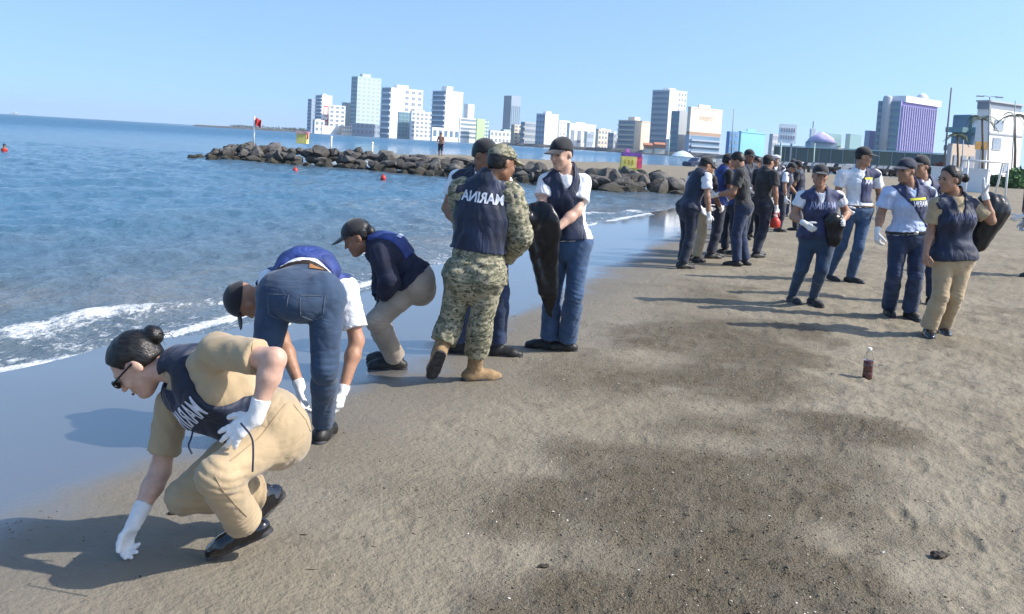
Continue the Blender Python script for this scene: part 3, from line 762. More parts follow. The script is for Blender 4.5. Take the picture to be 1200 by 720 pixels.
        o = sdf_obj('glove', fn, lo, hi, h or min(s.h*.5, .006), m, s.root, s.org); return o
def blob(name, c, ax, r, m, parent, org):
    bm = bmesh.new(); bmesh.ops.create_uvsphere(bm, u_segments=10, v_segments=6, radius=1)
    M = np.asarray(ax).T*np.asarray(r)[None, :]
    for v in bm.verts: v.co = Vector(M@np.array(v.co)+np.asarray(c)-org)
    for f in bm.faces: f.smooth = True
    me = bpy.data.meshes.new(name); bm.to_mesh(me); bm.free()
    return link(name, me, parent, m)
def tube(name, pts, r, m, parent, org, seg=6):
    """a round cord through pts"""
    pts = [np.asarray(p, float) for p in pts]
    for _ in range(2 if (len(pts) > 2 and not hasattr(r, '__len__')) else 0):
        q = [pts[0]]
        for a_, b_ in zip(pts[:-1], pts[1:]): q += [a_*.75+b_*.25, a_*.25+b_*.75]
        pts = q+[pts[-1]]
    n = len(pts); Vv = []; Fq = []
    rs = r if hasattr(r, '__len__') else [r]*n
    for i, p in enumerate(pts):
        t = unit(pts[min(i+1, n-1)]-pts[max(i-1, 0)]); a = np.array([0, 0, 1.]) if abs(t[2]) < .9 else np.array([1., 0, 0])
        e1 = unit(np.cross(t, a)); e2 = np.cross(t, e1)
        for j in range(seg):
            q = 2*math.pi*j/seg; Vv.append(p+(e1*math.cos(q)+e2*math.sin(q))*rs[i]-org)
    for i in range(n-1):
        for j in range(seg): Fq.append((i*seg+j, i*seg+(j+1) % seg, (i+1)*seg+(j+1) % seg, (i+1)*seg+j))
    Vv += [pts[0]-org, pts[-1]-org]
    for j in range(seg):
        Fq.append((len(Vv)-2, (j+1) % seg, j, j)); b = (n-1)*seg; Fq.append((len(Vv)-1, b+j, b+(j+1) % seg, b+(j+1) % seg))
    me = bpy.data.meshes.new(name); me.from_pydata([tuple(v) for v in Vv], [], [tuple(dict.fromkeys(f)) for f in Fq])
    for p in me.polygons: p.use_smooth = True
    return link(name, me, parent, m)
_font_cache = {}
def text_mesh(s, bold=0.0, sub=2):
    key = (s, bold)
    if key in _font_cache: return _font_cache[key]
    cu = bpy.data.curves.new('lettering', 'FONT'); cu.body = s; cu.size = 1.0; cu.offset = bold; cu.align_x = 'CENTER'; cu.align_y = 'CENTER'; cu.resolution_u = 3
    o = bpy.data.objects.new('lettering', cu); COL.objects.link(o)
    dg = bpy.context.evaluated_depsgraph_get(); me = bpy.data.meshes.new_from_object(o.evaluated_get(dg))
    bpy.data.objects.remove(o); bpy.data.curves.remove(cu)
    bm = bmesh.new(); bm.from_mesh(me); bmesh.ops.triangulate(bm, faces=bm.faces)
    for k in range(6):
        lg = [e for e in bm.edges if e.calc_length() > 0.09]
        if not lg: break
        bmesh.ops.subdivide_edges(bm, edges=lg, cuts=1, use_grid_fill=False); bmesh.ops.triangulate(bm, faces=bm.faces)
    Vv = np.array([v.co[:] for v in bm.verts]); Fq = [tuple(v.index for v in f.verts) for f in bm.faces]; bm.free()
    _font_cache[key] = (Vv, Fq); return Vv, Fq
def print_on(target, org, s, c, right, up, n, w, m, mirror=True, hs=1.0, lift=.004, bold=.02):
    """lettering laid on a cloth surface; the photograph shows it mirror-reversed"""
    Vv, Fq = text_mesh(s, bold)
    bv = BVHTree.FromPolygons([v.co[:] for v in target.data.vertices], [p.vertices[:] for p in target.data.polygons])
    k = w/(Vv[:, 0].max()-Vv[:, 0].min()); right, up, n = unit(right), unit(up), unit(n); out = []
    for v in Vv:
        p = np.asarray(c)+right*(v[0]*k*(-1 if mirror else 1))+up*v[1]*k*hs-org
        h = bv.ray_cast(Vector(p+n*.35), Vector(-n), .7)
        out.append(tuple(np.array(h[0])+n*lift) if h[0] is not None else None)
    fs = [f for f in Fq if all(out[i] is not None for i in f)]
    letters(out, fs, 'letter', target, m)
def letters(out, fs, name, parent, m):
    par = list(range(len(out)))
    def find(i):
        while par[i] != i: par[i] = par[par[i]]; i = par[i]
        return i
    for f in fs:
        for i in f[1:]: par[find(i)] = find(f[0])
    grp = {}
    for f in fs: grp.setdefault(find(f[0]), []).append(f)
    for g_ in grp.values():
        ids = sorted({i for f in g_ for i in f}); mp = {i: k for k, i in enumerate(ids)}
        me = bpy.data.meshes.new(name); me.from_pydata([tuple(out[i]) for i in ids], [], [tuple(mp[i] for i in f) for f in g_]); link(name, me, parent, m)
def strip_on(name, target, org, c, right, up, n, w, hgt, m, lift=.005, nx=10, ny=6):
    bv = BVHTree.FromPolygons([v.co[:] for v in target.data.vertices], [p.vertices[:] for p in target.data.polygons])
    right, up, n = unit(right), unit(up), unit(n); Vv = []; ok = []
    for j in range(ny+1):
        for i in range(nx+1):
            p = np.asarray(c)+right*(i/nx-.5)*w+up*(j/ny-.5)*hgt-org
            h = bv.ray_cast(Vector(p+n*.35), Vector(-n), .7); ok.append(h[0] is not None)
            Vv.append(tuple(np.array(h[0])+n*lift) if h[0] is not None else (0, 0, 0))
    q = nx+1; Fq = [(j*q+i, j*q+i+1, (j+1)*q+i+1, (j+1)*q+i) for i in range(nx) for j in range(ny)]; Fq = [f for f in Fq if all(ok[a] for a in f)]
    me = bpy.data.meshes.new(name); me.from_pydata(Vv, [], Fq)
    for f in me.polygons: f.use_smooth = True
    return link(name, me, target, m)

def joints(Y0, spec):
    """spec: joint -> (px, py, dy) read off the photograph; feet: 'fa': (px, py, toe azimuth deg, dy or None)"""
    J = {}
    for k, v in spec.items():
        if k in ('fa', 'fb'):
            px, py, az = v[:3]
            if len(v) > 3:
                for _ in range(8):
                    q = at(px, py, Y0+v[3]); py += (q[2]-gz(q[0], q[1]))*F_PX/(Y0+v[3])
                p = q
            else: p = gpt(px, py)
            d = np.array([math.sin(math.radians(az)), math.cos(math.radians(az)), 0])
            J['a'+k[1]] = p-d*.05+np.array([0, 0, .085]); J['t'+k[1]] = J['a'+k[1]]+d*.2; J['z'+k[1]] = p
        elif k in ('face', 'up', 'front', 'bow', 'hs') : J[k] = np.asarray(v, float)
        elif len(v) == 3: J[k] = at(v[0], v[1], Y0+v[2])
    return J
def foot(J, k, heel, toe):
    """a foot given by its heel and toe on the sole"""
    d = unit(toe-heel); u = np.array([0, 0, 1.]); u = unit(u-np.dot(u, d)*d)
    b = toe-d*.19; J['a'+k] = b+u*.085; J['t'+k] = J['a'+k]+d*.2; J['z'+k] = b; return u
def seam_on(name, target, org, pts, n, r, m, lift=.001):
    bv = BVHTree.FromPolygons([v.co[:] for v in target.data.vertices], [p.vertices[:] for p in target.data.polygons]); out = []; n = unit(n)
    pts = [np.asarray(p, float) for p in pts]
    for a_, b_ in zip(pts[:-1], pts[1:]):
        for i in range(8):
            p = a_+(b_-a_)*i/8-org; h = bv.ray_cast(Vector(p+n*.5), Vector(-n), 1.0)
            if h[0] is not None: out.append(np.array(h[0])+n*lift+org)
    if len(out) > 2: return tube(name, out, r, m, target, org, 5)
def report(nm, p):
    J = p.J; D = lambda a, b: np.linalg.norm(J[a]-J[b])
    print('BONES', nm, 'uarm %.2f %.2f farm %.2f %.2f thigh %.2f %.2f shin %.2f %.2f sh %.2f hip %.2f torso %.2f top %.2f ank z %.2f %.2f' % (D('sa', 'ea'), D('sb', 'eb'), D('ea', 'wa'), D('eb', 'wb'), D('ha', 'ka'), D('hb', 'kb'), D('ka', 'aa'), D('kb', 'ab'), D('sa', 'sb'), D('ha', 'hb'), np.linalg.norm(p.SM-p.P), p.hc[2]+.12-p.org[2], J['aa'][2]-gz(*J['aa'][:2]), J['ab'][2]-gz(*J['ab'][:2])))
# ------------------------------------------------------------------ the near people
CREW = 'people cleaning the beach'
# crouching woman in khaki, facing the water
Y0 = 3.42
J = joints(Y0, dict(head=(161, 426, .02), N=(212, 432, -.02), sa=(203, 473, .10), sb=(254, 412, -.14), ea=(188, 552, .08), wa=(158, 612, -.05), eb=(322, 421, -.27), wb=(300, 488, -.30),
  ha=(312, 500, .12), hb=(318, 514, -.04), ka=(216, 582, .02), kb=(254, 558, -.33), front=(-.8, -.35, -.45), face=(-.60, -.16, -.78), up=(-.75, -.05, .60), bow=(0.0, 0, .03)))
ub = foot(J, 'b', at(306, 628, Y0-.06), gpt(243, 655)); ua = foot(J, 'a', at(309, 600, Y0+.20), gpt(275, 634))
p = Person('woman in khaki uniform crouching in the foreground, one gloved hand on the sand', J, CREW, 1.0, .97, SKIN, .0075, True)
p.hs = .99
report('crouch', p)
p.body()
def crease(P, d0): return d0
kt = p.trousers(KHAKI, .010, .002, 1.0, .11, .004, .020)
KSEAM = mat('khaki_seam', (.36, .27, .16), .9, .1, 20)
cv = np.array([.15, -1, .35])
seam_on('side_seam', kt, p.org, [at(327, 470, Y0-.3), at(300, 512, Y0-.3), at(262, 545, Y0-.4)], cv, .0022, KSEAM)
seam_on('pocket_welt', kt, p.org, [at(336, 470, Y0-.3), at(352, 490, Y0-.3), at(358, 506, Y0-.3)], cv, .003, KSEAM)
seam_on('trouser_crease', kt, p.org, [at(246, 560, Y0-.5), at(262, 592, Y0-.5), at(276, 618, Y0-.5)], cv, .0018, KSEAM)
sh = p.shirt(KHAKI, .009, .72, -.03, .0035, .010)
_S, _E = p.J['sb'], p.J['eb']; _d = unit(_E-_S)
for _q in (.66,): seam_on('sleeve_hem', sh, p.org, [_S+(_E-_S)*_q+np.array([0, 0, .10]), _S+(_E-_S)*_q+np.array([0, -.0, .0]), _S+(_E-_S)*_q-np.array([0, 0, .08])], (0, -1, .15), .0022, KSEAM)
def vcut(P, d):
    l = plane(P, p.SM, p.lat)
    d = smin(d, cone(P, p.C+p.n*.07+p.spine*.02, p.W+p.n*.10, .11, .09, p.n, 1.5), .05)
    d = smax(d, l-.105-.35*np.maximum(0, -plane(P, p.C, p.spine)), .01)
    return smax(d, -l-.16, .01)
v = p.vest(NAVY, .024, .12, .05, .03, .005, cut=vcut)
print_on(v, p.org, 'MARINA', p.C+p.spine*.005-p.lat*.045, p.lat, p.spine, p.n, .25, PRINT, True, 1.9)
p.hair(HAIR, (at(180, 392, Y0+.03), .042), .012, -.035, .05)
f, u, sd, c = p.f, p.u, p.s, p.hc
bd = p.parts['body']
for q in (-1, 1):
    blob('lens', c+(sd*q*.034+f*.098+u*.002)*1.04, np.stack([sd, f, u]), np.array([.031, .008, .021])*1.04, GLASSB, bd, p.org)
    tube('temple_arm', [c+(sd*q*.062+f*.095+u*.010)*1.04, c+(sd*q*.080+f*.05+u*.008)*1.04, c+(sd*q*.082-f*.01+u*.006)*1.04], .0045, GLASSB, bd, p.org)
blob('mouth', c+(f*.098-u*.064)*1.04, np.stack([sd, f, u]), np.array([.016, .003, .0055])*1.04, LIP, bd, p.org)
_g = np.random.default_rng(3); _b = at(180, 392, Y0+.03)
for _i in range(9):
    _d = unit(np.array([.7, -.2, .25])+_g.normal(size=3)*.45); tube('loose_strand', [_b+_d*.03, _b+_d*.055+np.array([.01, 0, .004]), _b+_d*.062+np.array([.018, -.003, -.012])], .0009, HAIR, p.parts['hair'], p.org, 4)
p.hand('b', (-.75, -.12, -.62), (.05, .75, -.65), (-.5, .4, .3), .16, spread=.26, cuff=.065, h=.0045, curls=[.10, .16, .2, .25, .1])
gla = p.hand('a', (-.42, -.12, -1), (.9, -.35, 0), (.5, -1, 0), .55, spread=.0, cuff=.075, h=.0045, curls=[.62, .7, .8, .95, 1.0])
p.shoe('b', LEATHER, .93, True, up=ub); p.shoe('a', LEATHER, .93, True, up=ua)
tube('drawstring', [at(282, 496, Y0-.42), at(296, 512, Y0-.44), at(297, 530, Y0-.45), at(296, 553, Y0-.46)], .0035, CORD, v, p.org)
tube('drawstring', [at(227, 500, Y0-.20), at(224, 515, Y0-.20), at(220, 522, Y0-.2), at(225, 532, Y0-.2)], .0035, CORD, v, p.org)

# man in jeans bent double, seen from behind
Y0 = 4.62
J = joints(Y0, dict(head=(290, 352, .40), N=(314, 340, .46), sa=(318, 330, .30), sb=(405, 338, .42), ea=(330, 398, .36), wa=(351, 452, .22), eb=(418, 400, .36), wb=(402, 458, .22),
  ha=(324, 350, .02), hb=(382, 352, .02), ka=(308, 430, -.04), kb=(381, 432, -.04), fa=(303, 510, 0), fb=(381, 512, 5), front=(0, 1, -.3), face=(-.1, .3, -.95), up=(-.85, -.3, .05), bow=(.0, 0, .10)))
p = Person('man in blue jeans bent double with his back to the camera', J, CREW, 1.0, .95, SKIN_T, .0095)
report('bent', p)
p.body(hand_pr=None)
t = p.trousers(DENIM, .010, .012, .97, .115, .005)
p.shirt(WHITE, .012, .75, .10, .004, .02)
p.vest(BLUEV, .026, .135, .07, .0, .006)
b = p.belt(mat('dark_belt_leather', (.035, .022, .015), .5, .2, 20), .022, .105, .020)
cb = J['ha']*.28+J['hb']*.72
strip_on('leather_patch', t, p.org, p.P+p.spine*.07+p.hl*.08, p.hl, p.spine, -p.pn, .09, .045, PATCH, .006)
for q in (-1, 1):
    cpt = p.P+p.hl*q*.088+np.array([0, 0, .0])
    for a0, b0 in (((-.058, .055), (.058, .055)), ((.058, .055), (.052, -.05)), ((.052, -.05), (0, -.075)), ((0, -.075), (-.052, -.05)), ((-.052, -.05), (-.058, .055))):
        seam_on('pocket_stitch', t, p.org, [cpt+p.hl*a0[0]+np.array([0, -.2, a0[1]]), cpt+p.hl*b0[0]+np.array([0, -.2, b0[1]])], (0, -1, .15), .0028, mat('denim_thread', (.10, .125, .16), .8, .2, 20))
p.cap(BLACK)
p.hand('b', (-.2, -.2, -1), (-.9, .2, 0), (0, -1, 0), .5, cuff=.03)
p.hand('a', (.1, -.2, -1), (.9, .2, 0), (0, -1, 0), .5, cuff=.03)
p.shoe('a'); p.shoe('b')

# woman in a black cap bending over, side on
Y0 = 6.25
J = joints(Y0, dict(head=(419, 278, .02), N=(437, 290, .02), sa=(446, 291, .16), sb=(447, 297, -.14), ea=(448, 328, .10), wa=(446, 352, -.02), eb=(456, 328, -.22), wb=(450, 350, -.10),
  ha=(485, 332, .09), hb=(485, 334, -.08), ka=(443, 376, .10), kb=(441, 376, -.10), fa=(452, 424, -80), fb=(455, 432, -88), front=(-.9, -.1, -.4), face=(-.86, -.1, -.5), up=(-.4, 0, .9), bow=(.01, 0, .04)))
p = Person('woman in grey trousers and black cap stooping with hands near her knees', J, CREW, 1.0, .98, SKIN_D, .011, True)
report('stoop', p)
p.body(); p.trousers(GREYP, .012, .012, .97, .09, .005, .008)
p.shirt(mat('navy_sweatshirt', (.014, .018, .04), .85, .2, 9, .2, 90), .020, 1.85, .02, .005, .02, name='sweatshirt')
def vb(P, d): return smax(d, plane(P, p.SM, p.lat)-.12, .01)
v = p.vest(BLUEV, .032, .16, .05, .0, .006, cut=lambda P, d: smax(d, plane(P, p.SM, unit(p.lat*.8+p.n*.6))-.06, .01))
strip_on('white_band', v, p.org, p.SM-p.n*.05-p.spine*.02, p.lat, p.spine, -p.n, .2, .03, PRINT)
p.cap(BLACK); p.hair(HAIR, (at(434, 271, Y0), .04)); 
p.hand('a', (-.1, -.2, -1), (.3, .3, 0), (-1, 0, 0), .6, cuff=.02, m=BLACK); p.hand('b', (-.1, .1, -1), (.3, .3, 0), (-1, 0, 0), .6, cuff=.02, m=BLACK)
p.shoe('a', SHOE); p.shoe('b', SHOE)

# marine in camouflage, seen from behind, walking
Y0 = 6.05
J = joints(Y0, dict(head=(588, 191, .02), N=(572, 214, 0), sa=(541, 224, .04), sb=(598, 229, .0), ea=(545, 268, .20), wa=(560, 292, .36), eb=(611, 277, .03), wb=(592, 303, .24),
  ha=(541, 325, .03), hb=(572, 325, .0), ka=(528, 378, .06), kb=(563, 380, .03), fb=(563, 445, 70), front=(.25, 1, 0), face=(.75, .6, -.25), up=(.1, .1, 1)))
ua = foot(J, 'a', at(514, 412, Y0-.12), at(500, 436, Y0+.03)); J['aa'] = at(514, 414, Y0-.02); J['za'] = at(507, 428, Y0-.05)
J['ta'] = J['aa']+np.array([-.05, .10, -.15])
p = Person('marine in camouflage uniform and navy lettered vest, walking away', J, CREW, 1.02, 1.04, SKIN_D, .010)
report('camo', p)
p.body(); p.trousers(CAMO, .016, .018, .66, .06, .007, 0.0, .022)
p.shirt(CAMO, .026, 1.9, -.02, .007, .02, name='field_jacket')
v = p.vest(NAVY, .036, .185, .06, .0, .006, flare=.01)
print_on(v, p.org, 'MARINA', p.SM-p.spine*.03, p.lat, p.spine, -p.n, .29, PRINT, True, 1.25, bold=.03)
c = p.cap(CAMO, True, 0, .92)
p.hair(HAIR, None, .004, -.05)
p.hand('b', (-.3, .8, -.2), (-.6, 0, -.4), (0, .3, 1), .7); p.hand('a', (.4, .8, -.1), (.6, 0, -.4), (0, .3, 1), .7)
p.shoe('b', TANB, 1.0, True); p.shoe('a', TANB, 1.0, True, up=unit(np.array([-.05, .75, .55])))

# man half hidden behind the marine
Y0 = 7.0
J = joints(Y0, dict(head=(568, 182, .0), N=(566, 202, .02), sa=(536, 209, .05), sb=(590, 214, .0), ea=(524, 244, .02), wa=(540, 268, -.15), eb=(600, 250, -.05), wb=(604, 275, -.22),
  ha=(552, 290, .02), hb=(580, 290, 0), ka=(547, 345, -.02), kb=(586, 344, -.02), fa=(543, 400, 100, .05), fb=(590, 396, 95, .0), front=(.55, -.8, 0), face=(.8, -.55, -.3), up=(0, 0, 1)))
p = Person('man in dark cap and jeans mostly hidden behind the camouflaged marine', J, CREW, 1.0, 1.0, SKIN_D, .013)
report('hidden', p)
p.body(); p.trousers(DENIMD, .011, .018, .97, .06, .005); p.shirt(WHITE, .012, .6, .02, .004, .02); p.vest(NAVY, .026, .02, .07, .08, .005)
p.cap(BLACK); p.hair(); p.hand('a', (.5, -.3, -.7), (.8, .2, 0), (.2, -.5, .5), .6); p.hand('b', (.2, -.5, -.7), (-.8, .2, 0), (.2, -.5, .5), .6)
p.shoe('a'); p.shoe('b')

# capped man holding the bag open
Y0 = 7.15
J = joints(Y0, dict(head=(658, 180, -.02), N=(664, 201, .02), sa=(641, 213, .02), sb=(683, 214, .03), ea=(634, 242, -.05), wa=(615, 254, -.20), eb=(676, 248, -.08), wb=(648, 272, -.22),
  ha=(655, 284, .04), hb=(679, 284, 0), ka=(648, 345, .10), kb=(673, 345, -.04), fa=(636, 404, -75, .16), fb=(657, 411, -80), front=(-.75, -.7, 0), face=(-.62, -.72, -.22), up=(-.05, -.1, 1)))
p = Person('man in black cap and blue jeans holding a bin bag open', J, CREW, 1.0, .97, SKIN, .010)
report('bagman', p)
hp = p.hand('a', (-.6, -.5, -.5), (.6, 0, -.5), (0, -.2, 1), .7, glove=False)
p.body(hand_pr=hp); p.trousers(DENIM2, .011, .020, .985, .05, .005, .008); p.shirt(WHITE, .012, .62, .02, .005, .026)
v = p.vest(NAVY, .028, .025, .075, .10, .005, cut=lambda P, d: smax(d, plane(P, p.SM+p.lat*.10, unit(p.lat-p.n*.25)), .012))
p.cap(BLACK); p.hair(HAIR, None, .004, -.03); p.face_bits()
p.hand('b', (-.75, -.4, -.45), (-.3, .3, -.8), (-.3, .2, .8), .7, cuff=.05)
p.shoe('a'); p.shoe('b')

# the bag they hold
def bag(name, label, A, B, T, r0, r1, seed, flat, k=1.7, openm=True):
    org = (A+B)/2*.0+T
    root = empty(name, org, label, 'bag')
    def fn(P):
        d = cone(P, (A+B)/2, T, r0, r1, flat, k)
        d = smin(d, cone(P, A, B, .035, .035), .07)
        d = smin(d, cone(P, A, T*.75+A*.25, .03, .05), .06); d = smin(d, cone(P, B, T*.7+B*.3, .03, .05), .06)
        if openm:
            up = np.array([0, 0, 1.]); d = smax(d, -cone(P, A*.7+B*.3+up*.05, A*.3+B*.7+up*.05, .05, .05), .03)
        l = plane(P, T, unit(B-A)); return d+np.sin(l*90+1.0*np.sin(P[:, 2]*5+seed)+seed)*.003+(vnoise(P[:, 0]*11+seed, P[:, 1]*11, P[:, 2]*4.5, 5)-.5)*.026+(vnoise(P[:, 0]*30+seed, P[:, 1]*30, P[:, 2]*13, 6)-.5)*.010
    lo = np.minimum(np.minimum(A, B), T)-.2; hi = np.maximum(np.maximum(A, B), T)+.2
    o = sdf_obj('bag_film', fn, lo, hi, .012, PLAST, root, org); return root
bag('bin_bag', 'black bin bag held open by the capped man', at(614, 251, 6.86), at(652, 272, 6.92), at(645, 370, 6.98), .17, .03, 1.0, unit((.45, .9, 0)), 3.4, False)

# right-hand group ------------------------------------------------------------
Y0 = 9.9
J = joints(Y0, dict(head=(961, 206, -.03), N=(961, 222, .0), sa=(940, 231, .03), sb=(982, 231, 0), ea=(929, 254, .04), wa=(943, 262, -.14), eb=(993, 250, .02), wb=(985, 262, -.15),
  ha=(949, 277, .02), hb=(970, 277, 0), ka=(940, 314, .08), kb=(963, 316, -.06), fa=(930, 350, 170, .28), fb=(955, 358, 165), front=(-.15, -1, 0), face=(-.12, -1, -.08), up=(.05, -.1, 1)))
p = Person('smiling woman in slim jeans and purple lettered vest walking towards the camera', J, CREW, 1.0, 1.06, SKIN_T, .012, True)
report('G', p)
p.body(); p.trousers(DENIM, .010, .002, .97, .05, .003); p.shirt(WHITE, .012, .5, .04, .004, .02)
v = p.vest(NAVY2, .026, -.02, .07, .08, .005, flare=.01)
print_on(v, p.org, 'MARINA', p.C+p.spine*.02, p.lat, p.spine, p.n, .28, PRINTD, True, 1.5)
p.cap(BLACK); p.hair(HAIR, None, .004, -.04); p.face_bits()
p.hand('a', (.7, -.4, -.5), (.3, .6, 0), (.2, -.2, 1), .5, cuff=.05); p.hand('b', (.1, -.7, .1), (-.8, 0, 0), (0, 0, 1), .6, cuff=.05)
p.shoe('a', BLACK); p.shoe('b', BLACK)
bag('carry_bag', 'small dark bag carried at the smiling woman\'s side', at(972, 258, 9.72), at(982, 264, 9.72), at(976, 282, 9.74), .10, .07, 4.0, np.array([0, 1., 0]), 1.6, False)

Y0 = 12.0
J = joints(Y0, dict(head=(1012, 184, -.02), N=(1007, 198, .02), sa=(987, 205, .0), sb=(1026, 205, .04), ea=(981, 227, .06), wa=(989, 243, -.08), eb=(1031, 229, .10), wb=(1030, 246, -.05),
  ha=(996, 246, .0), hb=(1014, 246, .02), ka=(986, 288, .06), kb=(1006, 290, -.06), fa=(973, 327, 150, .25), fb=(1000, 332, 140), front=(.45, -.9, 0), face=(.92, -.3, -.08), up=(0, 0, 1)))
p = Person('tall man in black cap and jeans with a vest slung over one shoulder', J, CREW, 1.04, .97, SKIN_T, .013)
report('H', p)
p.body(); p.trousers(DENIM2, .011, .016, .98, .06, .005); s_ = p.shirt(WHITE, .014, .6, .03, .005, .025); p.belt(BELT, .022, .05, .016)
v = p.vest(NAVY2, .028, .10, .06, .08, .005, cut=lambda P, d: smax(d, -plane(P, p.SM, unit(p.lat+p.n*.15))-.005, .01))
strip_on('yellow_stripe', v, p.org, p.C+p.spine*.075+p.lat*.085, p.lat, p.spine, p.n, .13, .028, PRINTY)
print_on(v, p.org, 'INA', p.C+p.spine*.03+p.lat*.085, p.lat, p.spine, p.n, .12, PRINT, True, 1.3)
p.cap(BLACK); p.hair(HAIR, None, .004, -.03); p.face_bits()
p.hand('a', (.5, -.5, -.6), (.5, .5, 0), (.3, -.5, .5), .7); p.hand('b', (-.2, -.3, -1), (-1, 0, 0), (0, -1, 0), .5)
p.shoe('a'); p.shoe('b')

Y0 = 9.42
J = joints(Y0, dict(head=(1062, 200, -.04), N=(1066, 217, .0), sa=(1041, 227, .0), sb=(1089, 227, .03), ea=(1032, 252, .04), wa=(1028, 272, -.06), eb=(1098, 254, .08), wb=(1092, 278, .02),
  ha=(1054, 276, .02), hb=(1077, 276, .02), ka=(1048, 322, -.02), kb=(1073, 324, -.06), fa=(1042, 368, 190, .2), fb=(1068, 374, 175), front=(-.15, -1, 0), face=(-.88, -.45, -.1), up=(.02, -.05, 1)))
p = Person('man in navy cap and dark jeans wearing his vest across one shoulder', J, CREW, 1.02, 1.06, SKIN_T, .012)
report('I', p)
p.body(); p.trousers(DENIMD, .011, .022, 1.0, .05, .006, .01); p.shirt(LBLUE, .014, .66, .02, .005, .028); bl = p.belt(BLACK, .024, .04, .016)
blob('buckle', p.P+p.spine*.04+p.n*.145, np.stack([p.lat, p.n, p.spine]), np.array([.028, .008, .018]), STEEL, bl, p.org)
v = p.vest(NAVY2, .030, .055, .07, .06, .005, cut=lambda P, d: smax(d, -plane(P, p.SM-p.lat*.125, unit(p.lat*.80+p.spine*.60)), .01))
strip_on('yellow_stripe', v, p.org, p.C+p.spine*.065+p.lat*.035, p.lat, p.spine, p.n, .18, .024, PRINTY)
print_on(v, p.org, 'MARIN', p.C+p.spine*.01+p.lat*.055, p.lat, p.spine, p.n, .16, PRINT, True, 1.7)
p.cap(NAVYP); p.hair(HAIR, None, .004, -.03); p.face_bits()
p.hand('a', (-.02, -.2, -1), (1, .2, 0), (0, -1, 0), .7); p.hand('b', (-.1, -.2, -1), (-1, 0, 0), (0, -1, 0), .6)
p.shoe('a'); p.shoe('b')

Y0 = 10.6
J = joints(Y0, dict(head=(1079, 195, 0), N=(1082, 210, .02), sa=(1064, 219, 0), sb=(1103, 219, .03), ea=(1058, 242, .04), wa=(1056, 260, -.05), eb=(1108, 242, .06), wb=(1106, 262, 0),
  ha=(1074, 266, .02), hb=(1094, 266, .02), ka=(1071, 306, -.02), kb=(1093, 308, -.06), fa=(1072, 345, 190, .05), fb=(1094, 348, 175, -.05), front=(-.1, -1, 0), face=(-.85, -.5, -.1), up=(0, 0, 1)))
p = Person('man with a shoulder strap half hidden behind the man in navy cap', J, CREW, 1.02, 1.0, SKIN_T, .015)
report('I2', p)
p.body(); p.trousers(DENIMD, .011, .02, 1.0, .05, .005); p.shirt(WHITE, .014, .62, .02, .005, .025); v = p.vest(NAVY2, .028, .03, .07, .06, .005)
tube('shoulder_strap', [p.J['sb']-p.lat*.03+np.array([0, 0, .085]), p.J['sb']+p.n*.10+np.array([-.02, 0, .02]), p.C+p.n*.17+p.lat*.08, p.W+p.n*.17+p.lat*.1], .022, BLACK, v, p.org)
p.cap(BLACK); p.hair(); p.hand('a', (0, 0, -1), (1, 0, 0), (0, -1, 0)); p.hand('b', (0, 0, -1), (-1, 0, 0), (0, -1, 0)); p.shoe('a'); p.shoe('b')

Y0 = 8.45
J = joints(Y0, dict(head=(1113, 210, -.02), N=(1119, 228, .02), sa=(1098, 240, .0), sb=(1139, 240, .03), ea=(1091, 270, .05), wa=(1085, 296, -.04), eb=(1162, 259, -.02), wb=(1154, 228, -.04),
  ha=(1106, 302, .02), hb=(1128, 302, .03), ka=(1102, 347, -.02), kb=(1119, 347, .02), fa=(1088, 396, 195), fb=(1106, 393, 190), front=(-.25, -1, 0), face=(-.93, -.25, -.12), up=(.02, 0, 1)))
p = Person('woman with a hair bun and khaki trousers carrying a bag over her shoulder', J, CREW, 1.0, 1.03, SKIN_T, .011, True)
report('J', p)
hp = p.hand('a', (-.05, -.15, -1), (1, .2, 0), (0, -1, 0), .5, glove=False)
p.body(hand_pr=hp); p.trousers(KHAKI, .011, .02, .985, .06, .005, .01); p.shirt(KHAKI, .013, .72, .02, .004, .022)
v = p.vest(NAVY, .030, -.015, .066, .10, .006, flare=.012)
print_on(v, p.org, 'MARINA', p.C+p.spine*.03, p.lat, p.spine, p.n, .27, mat('dim_print', (.06, .075, .16), .7, .2, 40), True, 1.3)
p.hair(HAIR, (at(1131, 209, Y0+.02), .043), .012, -.05, .04); p.face_bits()
p.hand('b', (-.22, .0, 1), (.9, -.3, 0), (0, -1, 0), .1, spread=.0, cuff=.05, curls=[.05, .05, .08, .1, .5])
p.shoe('a', LEATHER); p.shoe('b', LEATHER)
bag('bin_bag', 'full black bin bag slung behind the woman with the bun', at(1152, 240, 8.60), at(1172, 250, 8.66), at(1146, 283, 8.66), .16, .10, 2.0, np.array([.2, 1., 0]), 1.25, False)
